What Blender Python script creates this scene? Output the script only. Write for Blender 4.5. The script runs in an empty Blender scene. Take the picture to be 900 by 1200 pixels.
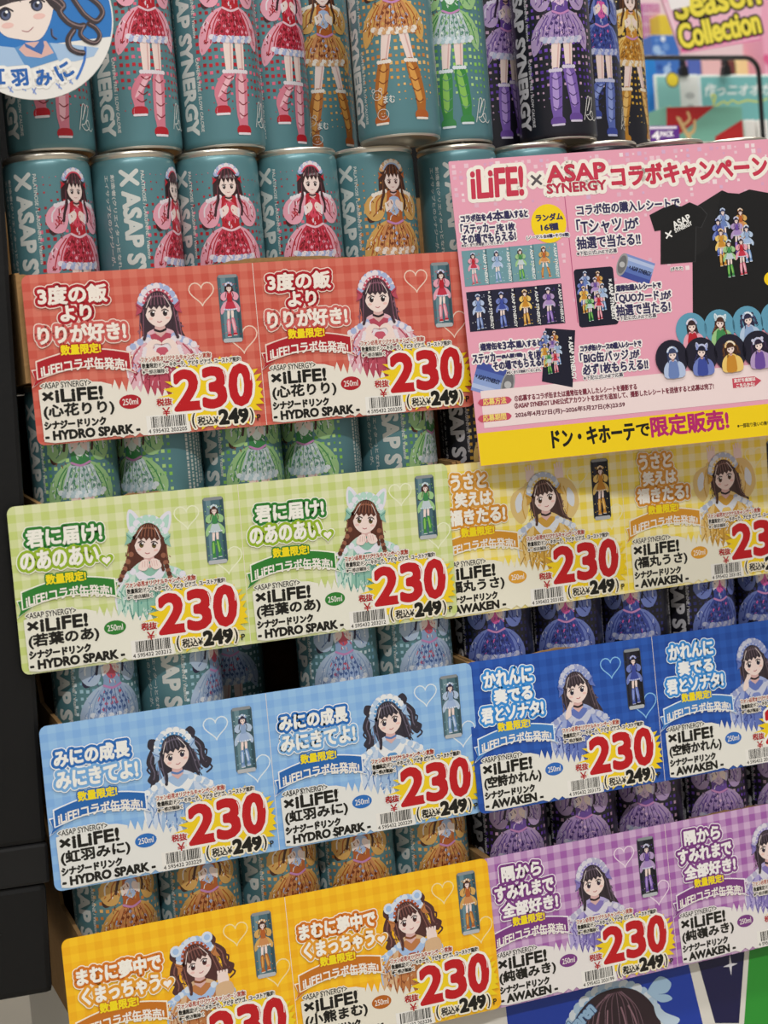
import bpy, bmesh, math, random
from mathutils import Matrix, Vector
from mathutils.geometry import tessellate_polygon

# ------------------------------------------------------------------ camera
FPX = 1890.88                       # focal length in pixels of the 900x1200 frame
CAM = Vector((-0.15393519, -0.93917056, -0.22669371))
ROT = Matrix(((0.92716236, 0.10235532, -0.36040718),
              (-0.36540461, 0.03454549, -0.93020755),
              (-0.08276125, 0.99414787, 0.06943038)))
scene = bpy.context.scene
C = scene.collection
cd = bpy.data.cameras.new('camera')
cam = bpy.data.objects.new('camera', cd)
C.objects.link(cam)
cam.matrix_world = Matrix.Translation(CAM) @ ROT.to_4x4()
cd.sensor_fit = 'VERTICAL'
cd.sensor_height = 36.0
cd.sensor_width = 27.0
cd.lens = 36.0 * FPX / 1200.0
cd.clip_start = 0.02
cd.clip_end = 50
cd.dof.use_dof = True
cd.dof.focus_distance = 1.02
cd.dof.aperture_fstop = 11.0
scene.camera = cam

# ------------------------------------------------------------------ light
world = bpy.data.worlds.new('shop_ambient')
scene.world = world
world.use_nodes = True
world.node_tree.nodes['Background'].inputs[0].default_value = (1.0, 0.98, 0.95, 1)
world.node_tree.nodes['Background'].inputs[1].default_value = 0.33


def area(name, loc, size, size_y, power, col=(1, .98, .95), rot=(0, 0, 0)):
    l = bpy.data.lights.new(name, 'AREA')
    l.shape = 'RECTANGLE'
    l.size, l.size_y = size, size_y
    l.energy = power
    l.color = col
    o = bpy.data.objects.new(name, l)
    o.location = loc
    o.rotation_euler = rot
    C.objects.link(o)
    return o


# fluorescent ceiling rows of the shop: across the aisle in front, over the display, behind it
area('ceiling_tube_light', (-0.5, -2.5, 1.9), 2.6, 0.14, 92)
area('ceiling_tube_light', (0.4, -0.75, 1.9), 2.6, 0.14, 36)
area('ceiling_tube_light', (1.0, 0.75, 1.9), 2.6, 0.14, 46)

scene.view_settings.view_transform = 'Standard'
scene.view_settings.look = 'None'
scene.view_settings.exposure = -0.08
scene.view_settings.gamma = 1.0
scene.view_settings.use_curve_mapping = False


# ------------------------------------------------------------------ measuring helpers
def ray(px, py):
    return ROT @ Vector(((px - 450) / FPX, -(py - 600) / FPX, -1))


def at(px, py, Y):
    """the point of the upright plane y = Y that the photograph shows at (px, py)"""
    d = ray(px, py)
    return CAM + d * ((Y - CAM.y) / d.y)


class Surface:
    """a flat sheet: world matrix + conversion of a measured pixel to millimetres on it"""
    def __init__(s, m):
        s.m = m
        s.inv = m.inverted()

    def mm(s, px, py):
        o = s.inv @ CAM
        d = s.inv.to_3x3() @ ray(px, py)
        p = o + d * (-o.z / d.z)
        return p.x * 1000, p.y * 1000


def upright(X, Y, Z, roll=0, lean=0, yaw=0):
    """local x right, y up, z towards the viewer; lean > 0 brings the bottom forward"""
    r, l, w = (math.radians(a) for a in (roll, lean, yaw))
    base = Matrix(((1, 0, 0), (0, 0, -1), (0, 1, 0)))
    m = Matrix.Rotation(w, 3, 'Z') @ Matrix.Rotation(-l, 3, 'X') @ base @ Matrix.Rotation(r, 3, 'Z')
    return Matrix.Translation((X, Y, Z)) @ m.to_4x4()


# ------------------------------------------------------------------ materials
MATS = {}


def lin(h):
    h = h.lstrip('#')
    out = []
    for i in (0, 2, 4):
        c = int(h[i:i + 2], 16) / 255
        out.append(c / 12.92 if c <= .04045 else ((c + .055) / 1.055) ** 2.4)
    return (*out, 1)


def mat(key, col, rough=.5, metal=0.0, spec=.5, coat=0.0, noise=0, nscale=40, bump=0, bscale=60):
    if key in MATS:
        return MATS[key]
    m = bpy.data.materials.new(key)
    m.use_nodes = True
    nt = m.node_tree
    b = nt.nodes['Principled BSDF']
    b.inputs['Base Color'].default_value = lin(col)
    b.inputs['Roughness'].default_value = rough
    b.inputs['Metallic'].default_value = metal
    b.inputs['Specular IOR Level'].default_value = spec
    b.inputs['Coat Weight'].default_value = coat
    b.inputs['Coat Roughness'].default_value = .12
    if noise or bump:
        tc = nt.nodes.new('ShaderNodeTexCoord')
        nz = nt.nodes.new('ShaderNodeTexNoise')
        nz.inputs['Scale'].default_value = nscale
        nz.inputs['Detail'].default_value = 5
        nt.links.new(tc.outputs['Object'], nz.inputs['Vector'])
        if noise:
            mx = nt.nodes.new('ShaderNodeMixRGB')
            c = lin(col)
            mx.inputs[1].default_value = (*[max(0, v * (1 - noise)) for v in c[:3]], 1)
            mx.inputs[2].default_value = (*[min(1, v * (1 + noise)) for v in c[:3]], 1)
            nt.links.new(nz.outputs['Fac'], mx.inputs[0])
            nt.links.new(mx.outputs[0], b.inputs['Base Color'])
        if bump:
            nb = nt.nodes.new('ShaderNodeTexNoise')
            nb.inputs['Scale'].default_value = bscale
            nb.inputs['Detail'].default_value = 3
            nt.links.new(tc.outputs['Object'], nb.inputs['Vector'])
            bp = nt.nodes.new('ShaderNodeBump')
            bp.inputs['Strength'].default_value = bump
            bp.inputs['Distance'].default_value = .002
            nt.links.new(nb.outputs['Fac'], bp.inputs['Height'])
            nt.links.new(bp.outputs['Normal'], b.inputs['Normal'])
    MATS[key] = m
    return m


def ink(h, kind):
    """printing ink of one colour on laminated card ('card') or on a painted can ('can')"""
    h = h.lstrip('#')
    if kind == 'can':
        return mat('can_ink_' + h, h, .33, .15, .5)
    return mat('card_ink_' + h, h, .38, 0, .4, bump=.10, bscale=55)


def gingham(key, base, dark, pitch):
    """printed gingham of crossing translucent stripes, on glossy laminated card"""
    if key in MATS:
        return MATS[key]
    m = bpy.data.materials.new(key)
    m.use_nodes = True
    nt = m.node_tree
    b = nt.nodes['Principled BSDF']
    b.inputs['Roughness'].default_value = .36
    b.inputs['Specular IOR Level'].default_value = .45
    tc = nt.nodes.new('ShaderNodeTexCoord')
    sp = nt.nodes.new('ShaderNodeSeparateXYZ')
    nt.links.new(tc.outputs['Object'], sp.inputs[0])
    bands = []
    for ax in (0, 1):
        mu = nt.nodes.new('ShaderNodeMath')
        mu.operation = 'MULTIPLY'
        mu.inputs[1].default_value = math.tau / pitch
        nt.links.new(sp.outputs[ax], mu.inputs[0])
        sn = nt.nodes.new('ShaderNodeMath')
        sn.operation = 'SINE'
        nt.links.new(mu.outputs[0], sn.inputs[0])
        mr = nt.nodes.new('ShaderNodeMapRange')
        mr.inputs[1].default_value = -.12
        mr.inputs[2].default_value = .12
        nt.links.new(sn.outputs[0], mr.inputs[0])
        bands.append(mr)
    ad = nt.nodes.new('ShaderNodeMath')
    ad.operation = 'ADD'
    nt.links.new(bands[0].outputs[0], ad.inputs[0])
    nt.links.new(bands[1].outputs[0], ad.inputs[1])
    hf = nt.nodes.new('ShaderNodeMath')
    hf.operation = 'MULTIPLY'
    hf.inputs[1].default_value = .5
    nt.links.new(ad.outputs[0], hf.inputs[0])
    mx = nt.nodes.new('ShaderNodeMixRGB')
    mx.inputs[1].default_value = lin(base)
    mx.inputs[2].default_value = lin(dark)
    nt.links.new(hf.outputs[0], mx.inputs[0])
    nt.links.new(mx.outputs[0], b.inputs['Base Color'])
    nb = nt.nodes.new('ShaderNodeTexNoise')
    nb.inputs['Scale'].default_value = 55
    nt.links.new(tc.outputs['Object'], nb.inputs['Vector'])
    bp = nt.nodes.new('ShaderNodeBump')
    bp.inputs['Strength'].default_value = .10
    bp.inputs['Distance'].default_value = .002
    nt.links.new(nb.outputs['Fac'], bp.inputs['Height'])
    nt.links.new(bp.outputs['Normal'], b.inputs['Normal'])
    MATS[key] = m
    return m


# ------------------------------------------------------------------ object helpers
def obj(name, me, parent=None):
    o = bpy.data.objects.new(name, me)
    C.objects.link(o)
    if parent:
        o.parent = parent
    return o


def tag(o, label, cat, group=None):
    o['label'] = label
    o['category'] = cat
    if group:
        o['group'] = group
    return o


def thing(name, label, cat, m=None, group=None):
    o = bpy.data.objects.new(name, None)
    o.empty_display_size = .01
    C.objects.link(o)
    if m is not None:
        o.matrix_world = m
    return tag(o, label, cat, group)


def mesh(name, verts, faces, material, smooth=False):
    me = bpy.data.meshes.new(name)
    me.from_pydata([tuple(v) for v in verts], [], faces)
    me.materials.append(material)
    if smooth:
        me.polygons.foreach_set('use_smooth', [True] * len(me.polygons))
    me.update()
    return me


def box_mesh(name, x0, x1, y0, y1, z0, z1, material, bevel=0):
    bm = bmesh.new()
    bmesh.ops.create_cube(bm, size=1)
    for v in bm.verts:
        v.co = Vector((x0 if v.co.x < 0 else x1, y0 if v.co.y < 0 else y1, z0 if v.co.z < 0 else z1))
    if bevel:
        bmesh.ops.bevel(bm, geom=bm.edges[:], offset=bevel, segments=2, affect='EDGES', profile=.6)
    me = bpy.data.meshes.new(name)
    bm.to_mesh(me)
    bm.free()
    me.materials.append(material)
    return me


def slab_mesh(name, outline, z0, z1, material):
    """a flat sheet with an outline (mm) and a thickness (mm)"""
    n = len(outline)
    vs = [(x * .001, y * .001, z1 * .001) for x, y in outline] + [(x * .001, y * .001, z0 * .001) for x, y in outline]
    tri = tessellate_polygon([[Vector((x, y, 0)) for x, y in outline]])
    fs = []
    for a, b, c in tri:
        ax, ay = outline[a]
        bx, by = outline[b]
        cx, cy = outline[c]
        if (bx - ax) * (cy - ay) - (by - ay) * (cx - ax) < 0:
            b, c = c, b
        fs.append((a, b, c))
        fs.append((a + n, c + n, b + n))
    ar = sum(outline[i][0] * outline[(i + 1) % n][1] - outline[(i + 1) % n][0] * outline[i][1] for i in range(n))
    for i in range(n):
        j = (i + 1) % n
        fs.append((i, i + n, j + n, j) if ar > 0 else (j, j + n, i + n, i))
    return mesh(name, vs, fs, material)


def lathe(name, prof, material, seg=64, smooth=True):
    vs, fs = [], []
    for r, z in prof:
        for k in range(seg):
            a = math.tau * k / seg
            vs.append((r * math.cos(a) * .001, r * math.sin(a) * .001, z * .001))
    for i in range(len(prof) - 1):
        for k in range(seg):
            k2 = (k + 1) % seg
            fs.append((i * seg + k, i * seg + k2, (i + 1) * seg + k2, (i + 1) * seg + k))
    return mesh(name, vs, fs, material, smooth)


# ------------------------------------------------------------------ 2D print
def spline(pts, n=5, closed=True):
    out = []
    L = len(pts)
    rng = range(L) if closed else range(L - 1)
    for i in rng:
        if closed:
            p0, p1, p2, p3 = pts[i - 1], pts[i], pts[(i + 1) % L], pts[(i + 2) % L]
        else:
            p0, p1, p2, p3 = pts[max(i - 1, 0)], pts[i], pts[i + 1], pts[min(i + 2, L - 1)]
        for k in range(n):
            t = k / n
            out.append(tuple(.5 * (2 * p1[j] + (p2[j] - p0[j]) * t + (2 * p0[j] - 5 * p1[j] + 4 * p2[j] - p3[j]) * t * t
                                   + (3 * p1[j] - p0[j] - 3 * p2[j] + p3[j]) * t ** 3) for j in (0, 1)))
    if not closed:
        out.append(pts[-1])
    return out


def ell(cx, cy, rx, ry=None, n=16, a0=0, a1=360):
    ry = rx if ry is None else ry
    full = abs(a1 - a0) >= 360
    m = n if full else n + 1
    return [(cx + rx * math.cos(math.radians(a0 + (a1 - a0) * k / n)), cy + ry * math.sin(math.radians(a0 + (a1 - a0) * k / n))) for k in range(m)]


def rrect(x0, y0, x1, y1, r, n=5, corners=(1, 1, 1, 1)):
    """corners: bottom-left, bottom-right, top-right, top-left rounded or not"""
    out = []
    for (cx, cy, a, px, py), c in zip(((x0 + r, y0 + r, 180, x0, y0), (x1 - r, y0 + r, 270, x1, y0), (x1 - r, y1 - r, 0, x1, y1), (x0 + r, y1 - r, 90, x0, y1)), corners):
        out += ell(cx, cy, r, r, n, a, a + 90) if c else [(px, py)]
    return out


def heart(cx, cy, s, n=28):
    out = []
    for k in range(n):
        t = math.tau * k / n
        out.append((cx + s * .0625 * 16 * math.sin(t) ** 3, cy + s * .0625 * (13 * math.cos(t) - 5 * math.cos(2 * t) - 2 * math.cos(3 * t) - math.cos(4 * t) + 1.5)))
    return out


GLYPHS = {}
_tc = bpy.data.curves.new('lettering', 'FONT')
_tc.resolution_u = 3
_to = bpy.data.objects.new('lettering', _tc)
C.objects.link(_to)


def glyph_run(s, space=1.0):
    """flat triangles and outline loops of a line of text"""
    key = (s, space)
    if key in GLYPHS:
        return GLYPHS[key]
    _tc.body = s
    _tc.space_character = space
    bpy.context.view_layer.update()
    dg = bpy.context.evaluated_depsgraph_get()
    me = bpy.data.meshes.new_from_object(_to.evaluated_get(dg))
    vs = [(v.co.x, v.co.y) for v in me.vertices]
    fs = [tuple(p.vertices) for p in me.polygons]
    cnt = {}
    for f in fs:
        for i in range(len(f)):
            e = (f[i], f[(i + 1) % len(f)])
            k = (min(e), max(e))
            cnt[k] = cnt.get(k, 0) + 1
    nb = {}
    for (a, b), c in cnt.items():
        if c == 1:
            nb.setdefault(a, []).append(b)
            nb.setdefault(b, []).append(a)
    loops, seen = [], set()
    for st in nb:
        if st in seen:
            continue
        lp, cur = [st], st
        seen.add(st)
        while True:
            nx = [q for q in nb[cur] if q not in seen]
            if not nx:
                break
            cur = nx[0]
            seen.add(cur)
            lp.append(cur)
        loops.append([vs[q] for q in lp])
    bpy.data.meshes.remove(me)
    xs = [v[0] for v in vs]
    ys = [v[1] for v in vs]
    GLYPHS[key] = (vs, fs, loops, (min(xs), min(ys), max(xs), max(ys)))
    return GLYPHS[key]


LAYER = .025                         # mm between printed layers


class Art:
    def __init__(s, kind='card'):
        s.kind = kind
        s.V, s.F, s.M, s.cols = [], [], [], []
        s.n = 0

    def _m(s, col):
        if col not in s.cols:
            s.cols.append(col)
        return s.cols.index(col)

    def lift(s):
        """every overlapping piece of ink lies a hair higher or lower than its neighbours"""
        s.n = (s.n + 7) % 16
        return s.n / 18

    def tri(s, pts, tris, col, z, own=False):
        b = len(s.V)
        if own:
            zs = {}
            for f in tris:
                h = z + s.lift()
                for k in f:
                    zs[k] = h
            s.V += [(x, y, zs[k]) for k, (x, y) in enumerate(pts)]
        else:
            h = z + s.lift()
            s.V += [(x, y, h) for x, y in pts]
        m = s._m(col)
        for f in tris:
            f = tuple(f)
            a = 0
            for i in range(1, len(f) - 1):
                p, q, r = pts[f[0]], pts[f[i]], pts[f[i + 1]]
                a += (q[0] - p[0]) * (r[1] - p[1]) - (q[1] - p[1]) * (r[0] - p[0])
            if a < 0:
                f = f[::-1]
            s.F.append(tuple(b + k for k in f))
            s.M.append(m)

    def poly(s, pts, col, z):
        t = tessellate_polygon([[Vector((x, y, 0)) for x, y in pts]])
        s.tri(pts, t, col, z)

    def blob(s, pts, col, z, n=5):
        s.poly(spline(pts, n), col, z)

    def rect(s, x0, y0, x1, y1, col, z):
        s.tri([(x0, y0), (x1, y0), (x1, y1), (x0, y1)], [(0, 1, 2, 3)], col, z)

    def disc(s, cx, cy, rx, col, z, ry=None, n=12):
        s.tri(ell(cx, cy, rx, ry, n), [tuple(range(n))], col, z)

    def stroke(s, pts, w, col, z, closed=False, caps=True):
        h = w / 2
        P, T = [], []
        L = len(pts)
        segs = [(i, (i + 1) % L) for i in range(L if closed else L - 1)]
        dirs = {}
        for i, j in segs:
            dx, dy = pts[j][0] - pts[i][0], pts[j][1] - pts[i][1]
            d = math.hypot(dx, dy)
            if d < 1e-7:
                continue
            nx, ny = -dy / d * h, dx / d * h
            b = len(P)
            P += [(pts[i][0] + nx, pts[i][1] + ny), (pts[i][0] - nx, pts[i][1] - ny), (pts[j][0] - nx, pts[j][1] - ny), (pts[j][0] + nx, pts[j][1] + ny)]
            T.append((b, b + 1, b + 2, b + 3))
            dirs[i] = (dx / d, dy / d)
        for i in range(L):
            joint = True
            if i in dirs and ((i - 1) % L in dirs) and (closed or i > 0):
                a, c = dirs[(i - 1) % L], dirs[i]
                joint = a[0] * c[0] + a[1] * c[1] < (.96 if w < .9 else .999)
            elif not caps:
                joint = False
            if joint:
                b = len(P)
                k = 8 if w < .9 else 14
                P += ell(pts[i][0], pts[i][1], h, h, k)
                T.append(tuple(range(b, b + k)))
        if T:
            s.tri(P, T, col, z, True)

    def line(s, pts, w, col, z, n=4):
        s.stroke(spline(pts, n, False), w, col, z)

    def text(s, string, box, col, z, bold=0.0, outline=(), shear=0.0, rot=0.0, arc=0.0, down=False, space=1.0):
        """text stretched into box (x0, y0, x1, y1) in mm; outline: [(width, colour), ...] widest first;
        down: the line runs from top to bottom, letters turned a quarter to the right"""
        vs, fs, loops, (bx0, by0, bx1, by1) = glyph_run(string, space)
        x0, y0, x1, y1 = box
        if y1 < y0:
            y0, y1 = y1, y0
        cx, cy = (x0 + x1) / 2, (y0 + y1) / 2
        cr, sr = math.cos(math.radians(rot)), math.sin(math.radians(rot))
        W, H = (y1 - y0, x1 - x0) if down else (x1 - x0, y1 - y0)

        def f(p):
            u = (p[0] - bx0) / (bx1 - bx0) - .5
            v = (p[1] - by0) / max(by1 - by0, 1e-6) - .5
            x, y = u * W + shear * v * H, v * H - arc * 4 * u * u
            if down:
                x, y = y, -x
            return (cx + x * cr - y * sr, cy + x * sr + y * cr)
        lo = [[f(p) for p in l] for l in loops]
        for i, (w, c) in enumerate(outline):
            for l in lo:
                s.stroke(l, w * 2 + bold, c, z + i, True)
            s.tri([f(p) for p in vs], fs, c, z + i + .93)
        zt = z + len(outline)
        s.tri([f(p) for p in vs], fs, col, zt + .93)
        if bold:
            for l in lo:
                s.stroke(l, bold, col, zt, True)
        return zt

    def mesh(s, name, radius=None):
        """flat sheet, or wrapped round a cylinder of that radius (mm, x = arc length)"""
        me = bpy.data.meshes.new(name)
        k = .001
        if radius is None:
            me.from_pydata([(x * k, y * k, (z + 1) * LAYER * k) for x, y, z in s.V], [], s.F)
        else:
            me.from_pydata(s.V, [], s.F)
        for c in s.cols:
            me.materials.append(ink(c, s.kind))
        me.polygons.foreach_set('material_index', s.M)
        if radius is not None:
            bm = bmesh.new()
            bm.from_mesh(me)
            xs = [v.co.x for v in bm.verts]
            x = math.floor(min(xs) / 3) * 3 + 3
            while x < max(xs):
                bmesh.ops.bisect_plane(bm, geom=bm.verts[:] + bm.edges[:] + bm.faces[:], dist=1e-5, plane_co=(x, 0, 0), plane_no=(1, 0, 0))
                x += 3
            for v in bm.verts:
                a = v.co.x / radius
                r = (radius + .05 + (v.co.z + 1) * LAYER * .72) * k
                v.co = Vector((r * math.sin(a), -r * math.cos(a), v.co.y * k))
            for fc in bm.faces:
                fc.smooth = True
            bm.to_mesh(me)
            bm.free()
        me.update()
        return me
# ------------------------------------------------------------------ generic drawn girls (print)
# palette keys: H hair, h hair light, M dress, m dress light, d dress dark, A accent, W frill, B boots, b boots light
PAL = {
    'pink':   dict(H='3a2428', h='7a3f4c', M='b8202e', m='e79bae', d='7e1420', A='d8485e', W='e9dfe6', w='a9b6dc', B='d87f92', b='efb9c4', D=('c01c2c', 'e66a86', 'a81826'), E='3a2a2c'),
    'orange': dict(H='4a2a1e', h='8a5230', M='b5602a', m='e0b268', d='7d3c1c', A='a9bfe4', W='efe6dc', w='d9a878', B='b06a2c', b='dfa050', D=('e0a04a', 'f0c078', 'd2843a'), E='5a2a2a'),
    'green':  dict(H='4a2c22', h='86573a', M='3f8a4e', m='9fc98c', d='1f5a38', A='e4f0ea', W='dfe8ee', w='b7cfd8', B='3d8a44', b='8cc45c', D=('8fce5c', 'b8e08c', '6fb24c'), E='6a5a2a'),
    'sky':    dict(H='2e2c48', h='5a5a86', M='5f86b8', m='b4c8e2', d='2e4a80', A='c8566a', W='e6ecf4', w='9fb6da', B='6f92c4', b='c4d6ee', D=('a8d0e0', 'd6e8ee', '84b4d0'), E='3a3850'),
    'navy':   dict(H='1e1c34', h='3c3a68', M='3a4a9c', m='7080c4', d='222a66', A='d860a8', W='c4c8e4', w='8b98d4', B='5a6cb4', b='8fa0dc', D=('2c2e6c', '3a3c84', '26285a'), E='2a2a44'),
    'purple': dict(H='2a1c34', h='5a3f6c', M='6a4a9c', m='b79acb', d='42286c', A='e0c0dc', W='d8cfe4', w='b8c0dc', B='7a5cae', b='b498d8', D=('7a4fc0', 'c9a6c0', '5a38a0'), E='3a2a44'),
    'gold':   dict(H='4a2c1c', h='8a5a2c', M='c88a2c', m='ecc870', d='8a5a18', A='e8d8b0', W='efe4d0', w='e0b878', B='c08830', b='eac070', D=('e8c040', 'd8a838', 'f0dc90'), E='5a3a20'),
    'silver': dict(H='3a4468', h='7484b4', M='6c84bc', m='b4c4e4', d='3c4c84', A='8ca0d4', W='dce4f0', w='9cb0d8', B='6c80b4', b='a4b4dc', D=('c4ccdc', 'e4e8f0', 'a4acc4'), E='2a3048'),
}
for _k, _v in dict(green=dict(S='c2d0d6', d='5f8f7c'), sky=dict(M='8fa9d0', S='a4bade', d='4a66a0'), orange=dict(S='cf8e58', m='d8a95e'), purple=dict(S='a98cc4', m='b49ac6'), pink=dict(S='c4344a', m='e8a4b6')).items():
    PAL[_k].update(_v)
PAL['mint'] = dict(PAL['green'], H='5a3024', h='96604a', M='8fbfae', m='c8e0d4', d='4a8a80', A='5aa098', W='e6e4f0', w='b8dcd0')
PAL['sailor'] = dict(PAL['sky'], M='a4c0e2', m='ccdaee', d='5a80bc', A='5f9ad0', W='eef0f2', w='b8d0ec', H='34303c', h='6a6274')
PAL['bearcub'] = dict(PAL['orange'], M='c07c48', m='d9b48c', d='8a4c28', A='b05028', W='a8c4ea', w='d8e2f0', H='52302e', h='8c5c54')
PAL['rose'] = dict(PAL['pink'], M='b84a5e', m='e4b4c0', d='8a2438', A='c8586c', H='42303a', h='8a5a6c')
PAL['ink'] = dict(PAL['navy'], M='6478c0', m='a0aedc', d='34448c', A='8090cc', W='c8cce0', w='9aa4d0', H='3a3038', h='6a5a64')
PAL['lilac'] = dict(PAL['purple'], M='8678bc', m='b4a8d8', d='54488c', A='9c90cc', W='dcd8e4', w='b8b4d0', H='342a32', h='685868')
PAL['rabbit'] = dict(PAL['gold'], M='d0a040', m='e6c884', d='9a7430', A='e8c870', W='dfe4ec', w='b4c0d8', H='4a3430', h='86645c')
SKIN, SKIN2 = 'f3ddd6', 'dcb2ae'


def dabs(A, T, rnd, spec, z, s):
    """short brush marks inside ellipses: the folds, lace and checks of a costume"""
    for cx, cy, rx, ry, dz, cols, cnt in spec:
        for _ in range(cnt):
            a, r = rnd.uniform(0, math.tau), math.sqrt(rnd.random())
            x, y = cx + rx * r * math.cos(a), cy + ry * r * math.sin(a)
            d, l = rnd.gauss(-math.pi / 2 + (x - cx) / max(rx, .1) * .6, .5), rnd.uniform(.6, 2.4)
            A.stroke(T([(x, y), (x + l * math.cos(d), y + l * math.sin(d))]), rnd.uniform(.3, .75) * s, rnd.choice(cols), z + dz)


def figure(A, p, ox=0.0, oy=0.0, s=1.0, z=0, pose=0, n=4, lod=1, seed=1):
    """a whole standing girl, drawn 116 mm tall at s = 1 with her feet near y = 8"""
    rnd = random.Random(seed)

    def T(pts):
        return [(ox + x * s, oy + y * s) for x, y in pts]

    def B(pts, c, dz):
        A.poly(T(spline(pts, n)), c, z + dz)

    def L(pts, w, c, dz):
        A.stroke(T(spline(pts, 3, False)), w * s, c, z + dz)

    def O(x, y, r, c, dz, ry=None, k=10):
        A.disc(ox + x * s, oy + y * s, r * s, c, z + dz, None if ry is None else ry * s, k)
    # hair behind
    B([(-6, 116), (-9, 108), (-9.5, 99), (-13, 92), (-18, 86), (-16, 82), (-10, 85), (-6, 92), (0, 95), (6, 92), (10, 86), (13, 87), (10.5, 97), (8.6, 108), (6, 117), (0, 121)], p['H'], 0)
    # over-skirt with trailing ribbons
    B([(-6, 83), (6, 83), (15, 77), (20.5, 67), (18, 58), (13, 62), (8, 70), (-8, 70), (-13, 62), (-20, 55), (-21, 66), (-15, 77)], p['m'], 0)
    if lod:
        for x in (-17, -14, 13, 17):
            L([(x * .5, 80), (x * .8, 73), (x, 62)], .7, p['M'], 1)
    # legs and boots
    if pose == 1:
        legs = ((-4.5, 66, -8, 45, -12, 11), (4.5, 66, 9, 45, 14, 13))
    elif pose == 2:
        legs = ((-4, 66, -6, 44, -6.5, 12), (3.5, 66, 3, 46, 6, 14))
    else:
        legs = ((-3.5, 66, -4, 44, -10, 22), (3.8, 66, 3.6, 44, 2.5, 10))
    for hx, hy, kx, ky, fx, fy in legs:
        B([(hx - 2.8, hy), (hx + 2.8, hy), (kx + 2.2, ky), (kx + 1.9, ky - 4), (kx - 1.9, ky - 4), (kx - 2.2, ky)], SKIN, 1)
        if lod:
            L([(hx + 1.4, hy - 3), (kx + 1.0, ky)], .9, SKIN2, 2)
        B([(kx - 3.6, ky), (kx + 3.6, ky), (fx + 3.4, fy + 12), (fx + 2.8, fy + 3), (fx + 3.6, fy - 2), (fx - 3.6, fy - 2), (fx - 3.2, fy + 3), (fx - 4.2, fy + 12)], p['B'], 3)
        B([(kx - 2.2, ky - 3), (kx + 1, ky - 3), (fx + 1, fy + 10), (fx - 2.4, fy + 8)], p['b'], 4)
        if lod:
            for t in (.15, .35, .55, .75):
                x, y = kx + (fx - kx) * t, ky + (fy - ky) * t
                L([(x - 2.6, y + 1.2), (x, y - .6), (x + 2.8, y + 1)], .6, p['d'], 5)
            for q in range(5):
                O(kx - 3.4 + q * 1.7, ky + .6, 1.3, p['W'], 5, None, 8)
        B([(fx - 3.8, fy + 2), (fx + 3.6, fy + 2), (fx + 4, fy - 2.6), (fx - 4.2, fy - 2.6)], p['M'], 5)
        L([(fx - 3.6, fy - 2.6), (fx + 3.6, fy - 2.6)], 1.4, p['W'], 6)
    # skirt
    B([(-5.5, 82), (5.5, 82), (9, 75), (11.5, 67), (6, 65), (0, 64.4), (-6, 65), (-11.5, 67), (-9, 75)], p.get('S', p['M']), 7)
    if lod:
        for r in range(4):
            w = 6 + r * 1.9
            for q in range(4 + r):
                x = -w + 2 * w * (q + .5) / (4 + r)
                y = 78 - r * 3.2
                A.poly(T([(x, y + 1.3), (x + 1.1, y), (x, y - 1.3), (x - 1.1, y)]), rnd.choice((p['d'], p['d'], p['m'], p['A'])), z + 8)
        for q in range(6):
            x = -9 + q * 3.6
            L([(x * .55, 80), (x * .9, 72), (x, 66)], .45, p['d'], 9)
    for q in range(11):
        O(-13 + q * 2.6, 65.6 - 1.2 * math.cos((q - 5) * .28), 2.0, p['w'] if q % 2 else p['W'], 8, 1.7, 8)
    if lod:
        for q in range(10):
            O(-11.7 + q * 2.6, 63.8 - 1.2 * math.cos((q - 4.5) * .28), 1.5, p['W'] if q % 2 else p['w'], 9, 1.3, 8)
    # body
    B([(-4.6, 101), (4.6, 101), (6.6, 94), (5.2, 86), (5.2, 81), (-5.2, 81), (-5.2, 86), (-6.6, 94)], p['M'], 10)
    if lod:
        B([(-3, 97), (3, 97), (3.2, 89), (0, 86), (-3.2, 89)], p['A'], 11)
        L([(-5.2, 82.5), (0, 80.6), (5.4, 82.6)], 1.3, 'c98ac0' if p['A'] != 'd8485e' else 'e9c4cf', 12)
    if lod:
        dabs(A, T, rnd, ((0, 73, 11, 8, 9, (p['d'], p['m'], p['d'], p['M'], p['A']), 46), (-15, 68, 4, 7, 1, (p['M'], p['W'], p['d']), 16), (15, 68, 4, 7, 1, (p['M'], p['W'], p['d']), 16),
                             (0, 91, 5, 8, 12, (p['d'], p['m'], p['W'], p['A']), 22), (-12, 84, 4, 5, 1, (p['h'], p['H']), 8)), z, s)
    # puffed sleeves
    for sx in (-1, 1):
        B([(sx * 4.6, 101), (sx * 10, 101), (sx * 17, 97), (sx * 19.4, 90), (sx * 15, 83.5), (sx * 9, 84), (sx * 6, 91)], p['m'], 11)
        if lod:
            L([(sx * 7, 99), (sx * 11, 95), (sx * 12, 88)], .8, p['M'], 12)
            L([(sx * 10, 100), (sx * 15, 95), (sx * 15.6, 90)], .9, p['W'], 12)
            L([(sx * 8, 94), (sx * 10, 90), (sx * 14, 86)], .6, p['d'], 12)
            for q in range(5):
                O(sx * (5.4 + q * 1.9), 101.2 - q * .5, 1.3, p['W'], 13, None, 8)
            B([(sx * 6, 93), (sx * 2.2, 96), (sx * .6, 94), (sx * 1.6, 91), (sx * 5, 89)], SKIN, 13)
            L([(sx * 5.6, 93.4), (sx * 5.2, 89)], 1.4, p['W'], 14)
    if lod:
        dabs(A, T, rnd, ((-12, 93, 5, 6, 13, (p['M'], p['W'], p['d'], p['m']), 16), (12, 93, 5, 6, 13, (p['M'], p['W'], p['d'], p['m']), 16)), z, s)
    # neck, head
    A.poly(T([(-1.6, 104), (1.6, 104), (2, 99.5), (0, 98), (-2, 99.5)]), SKIN2, z + 12)
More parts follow.
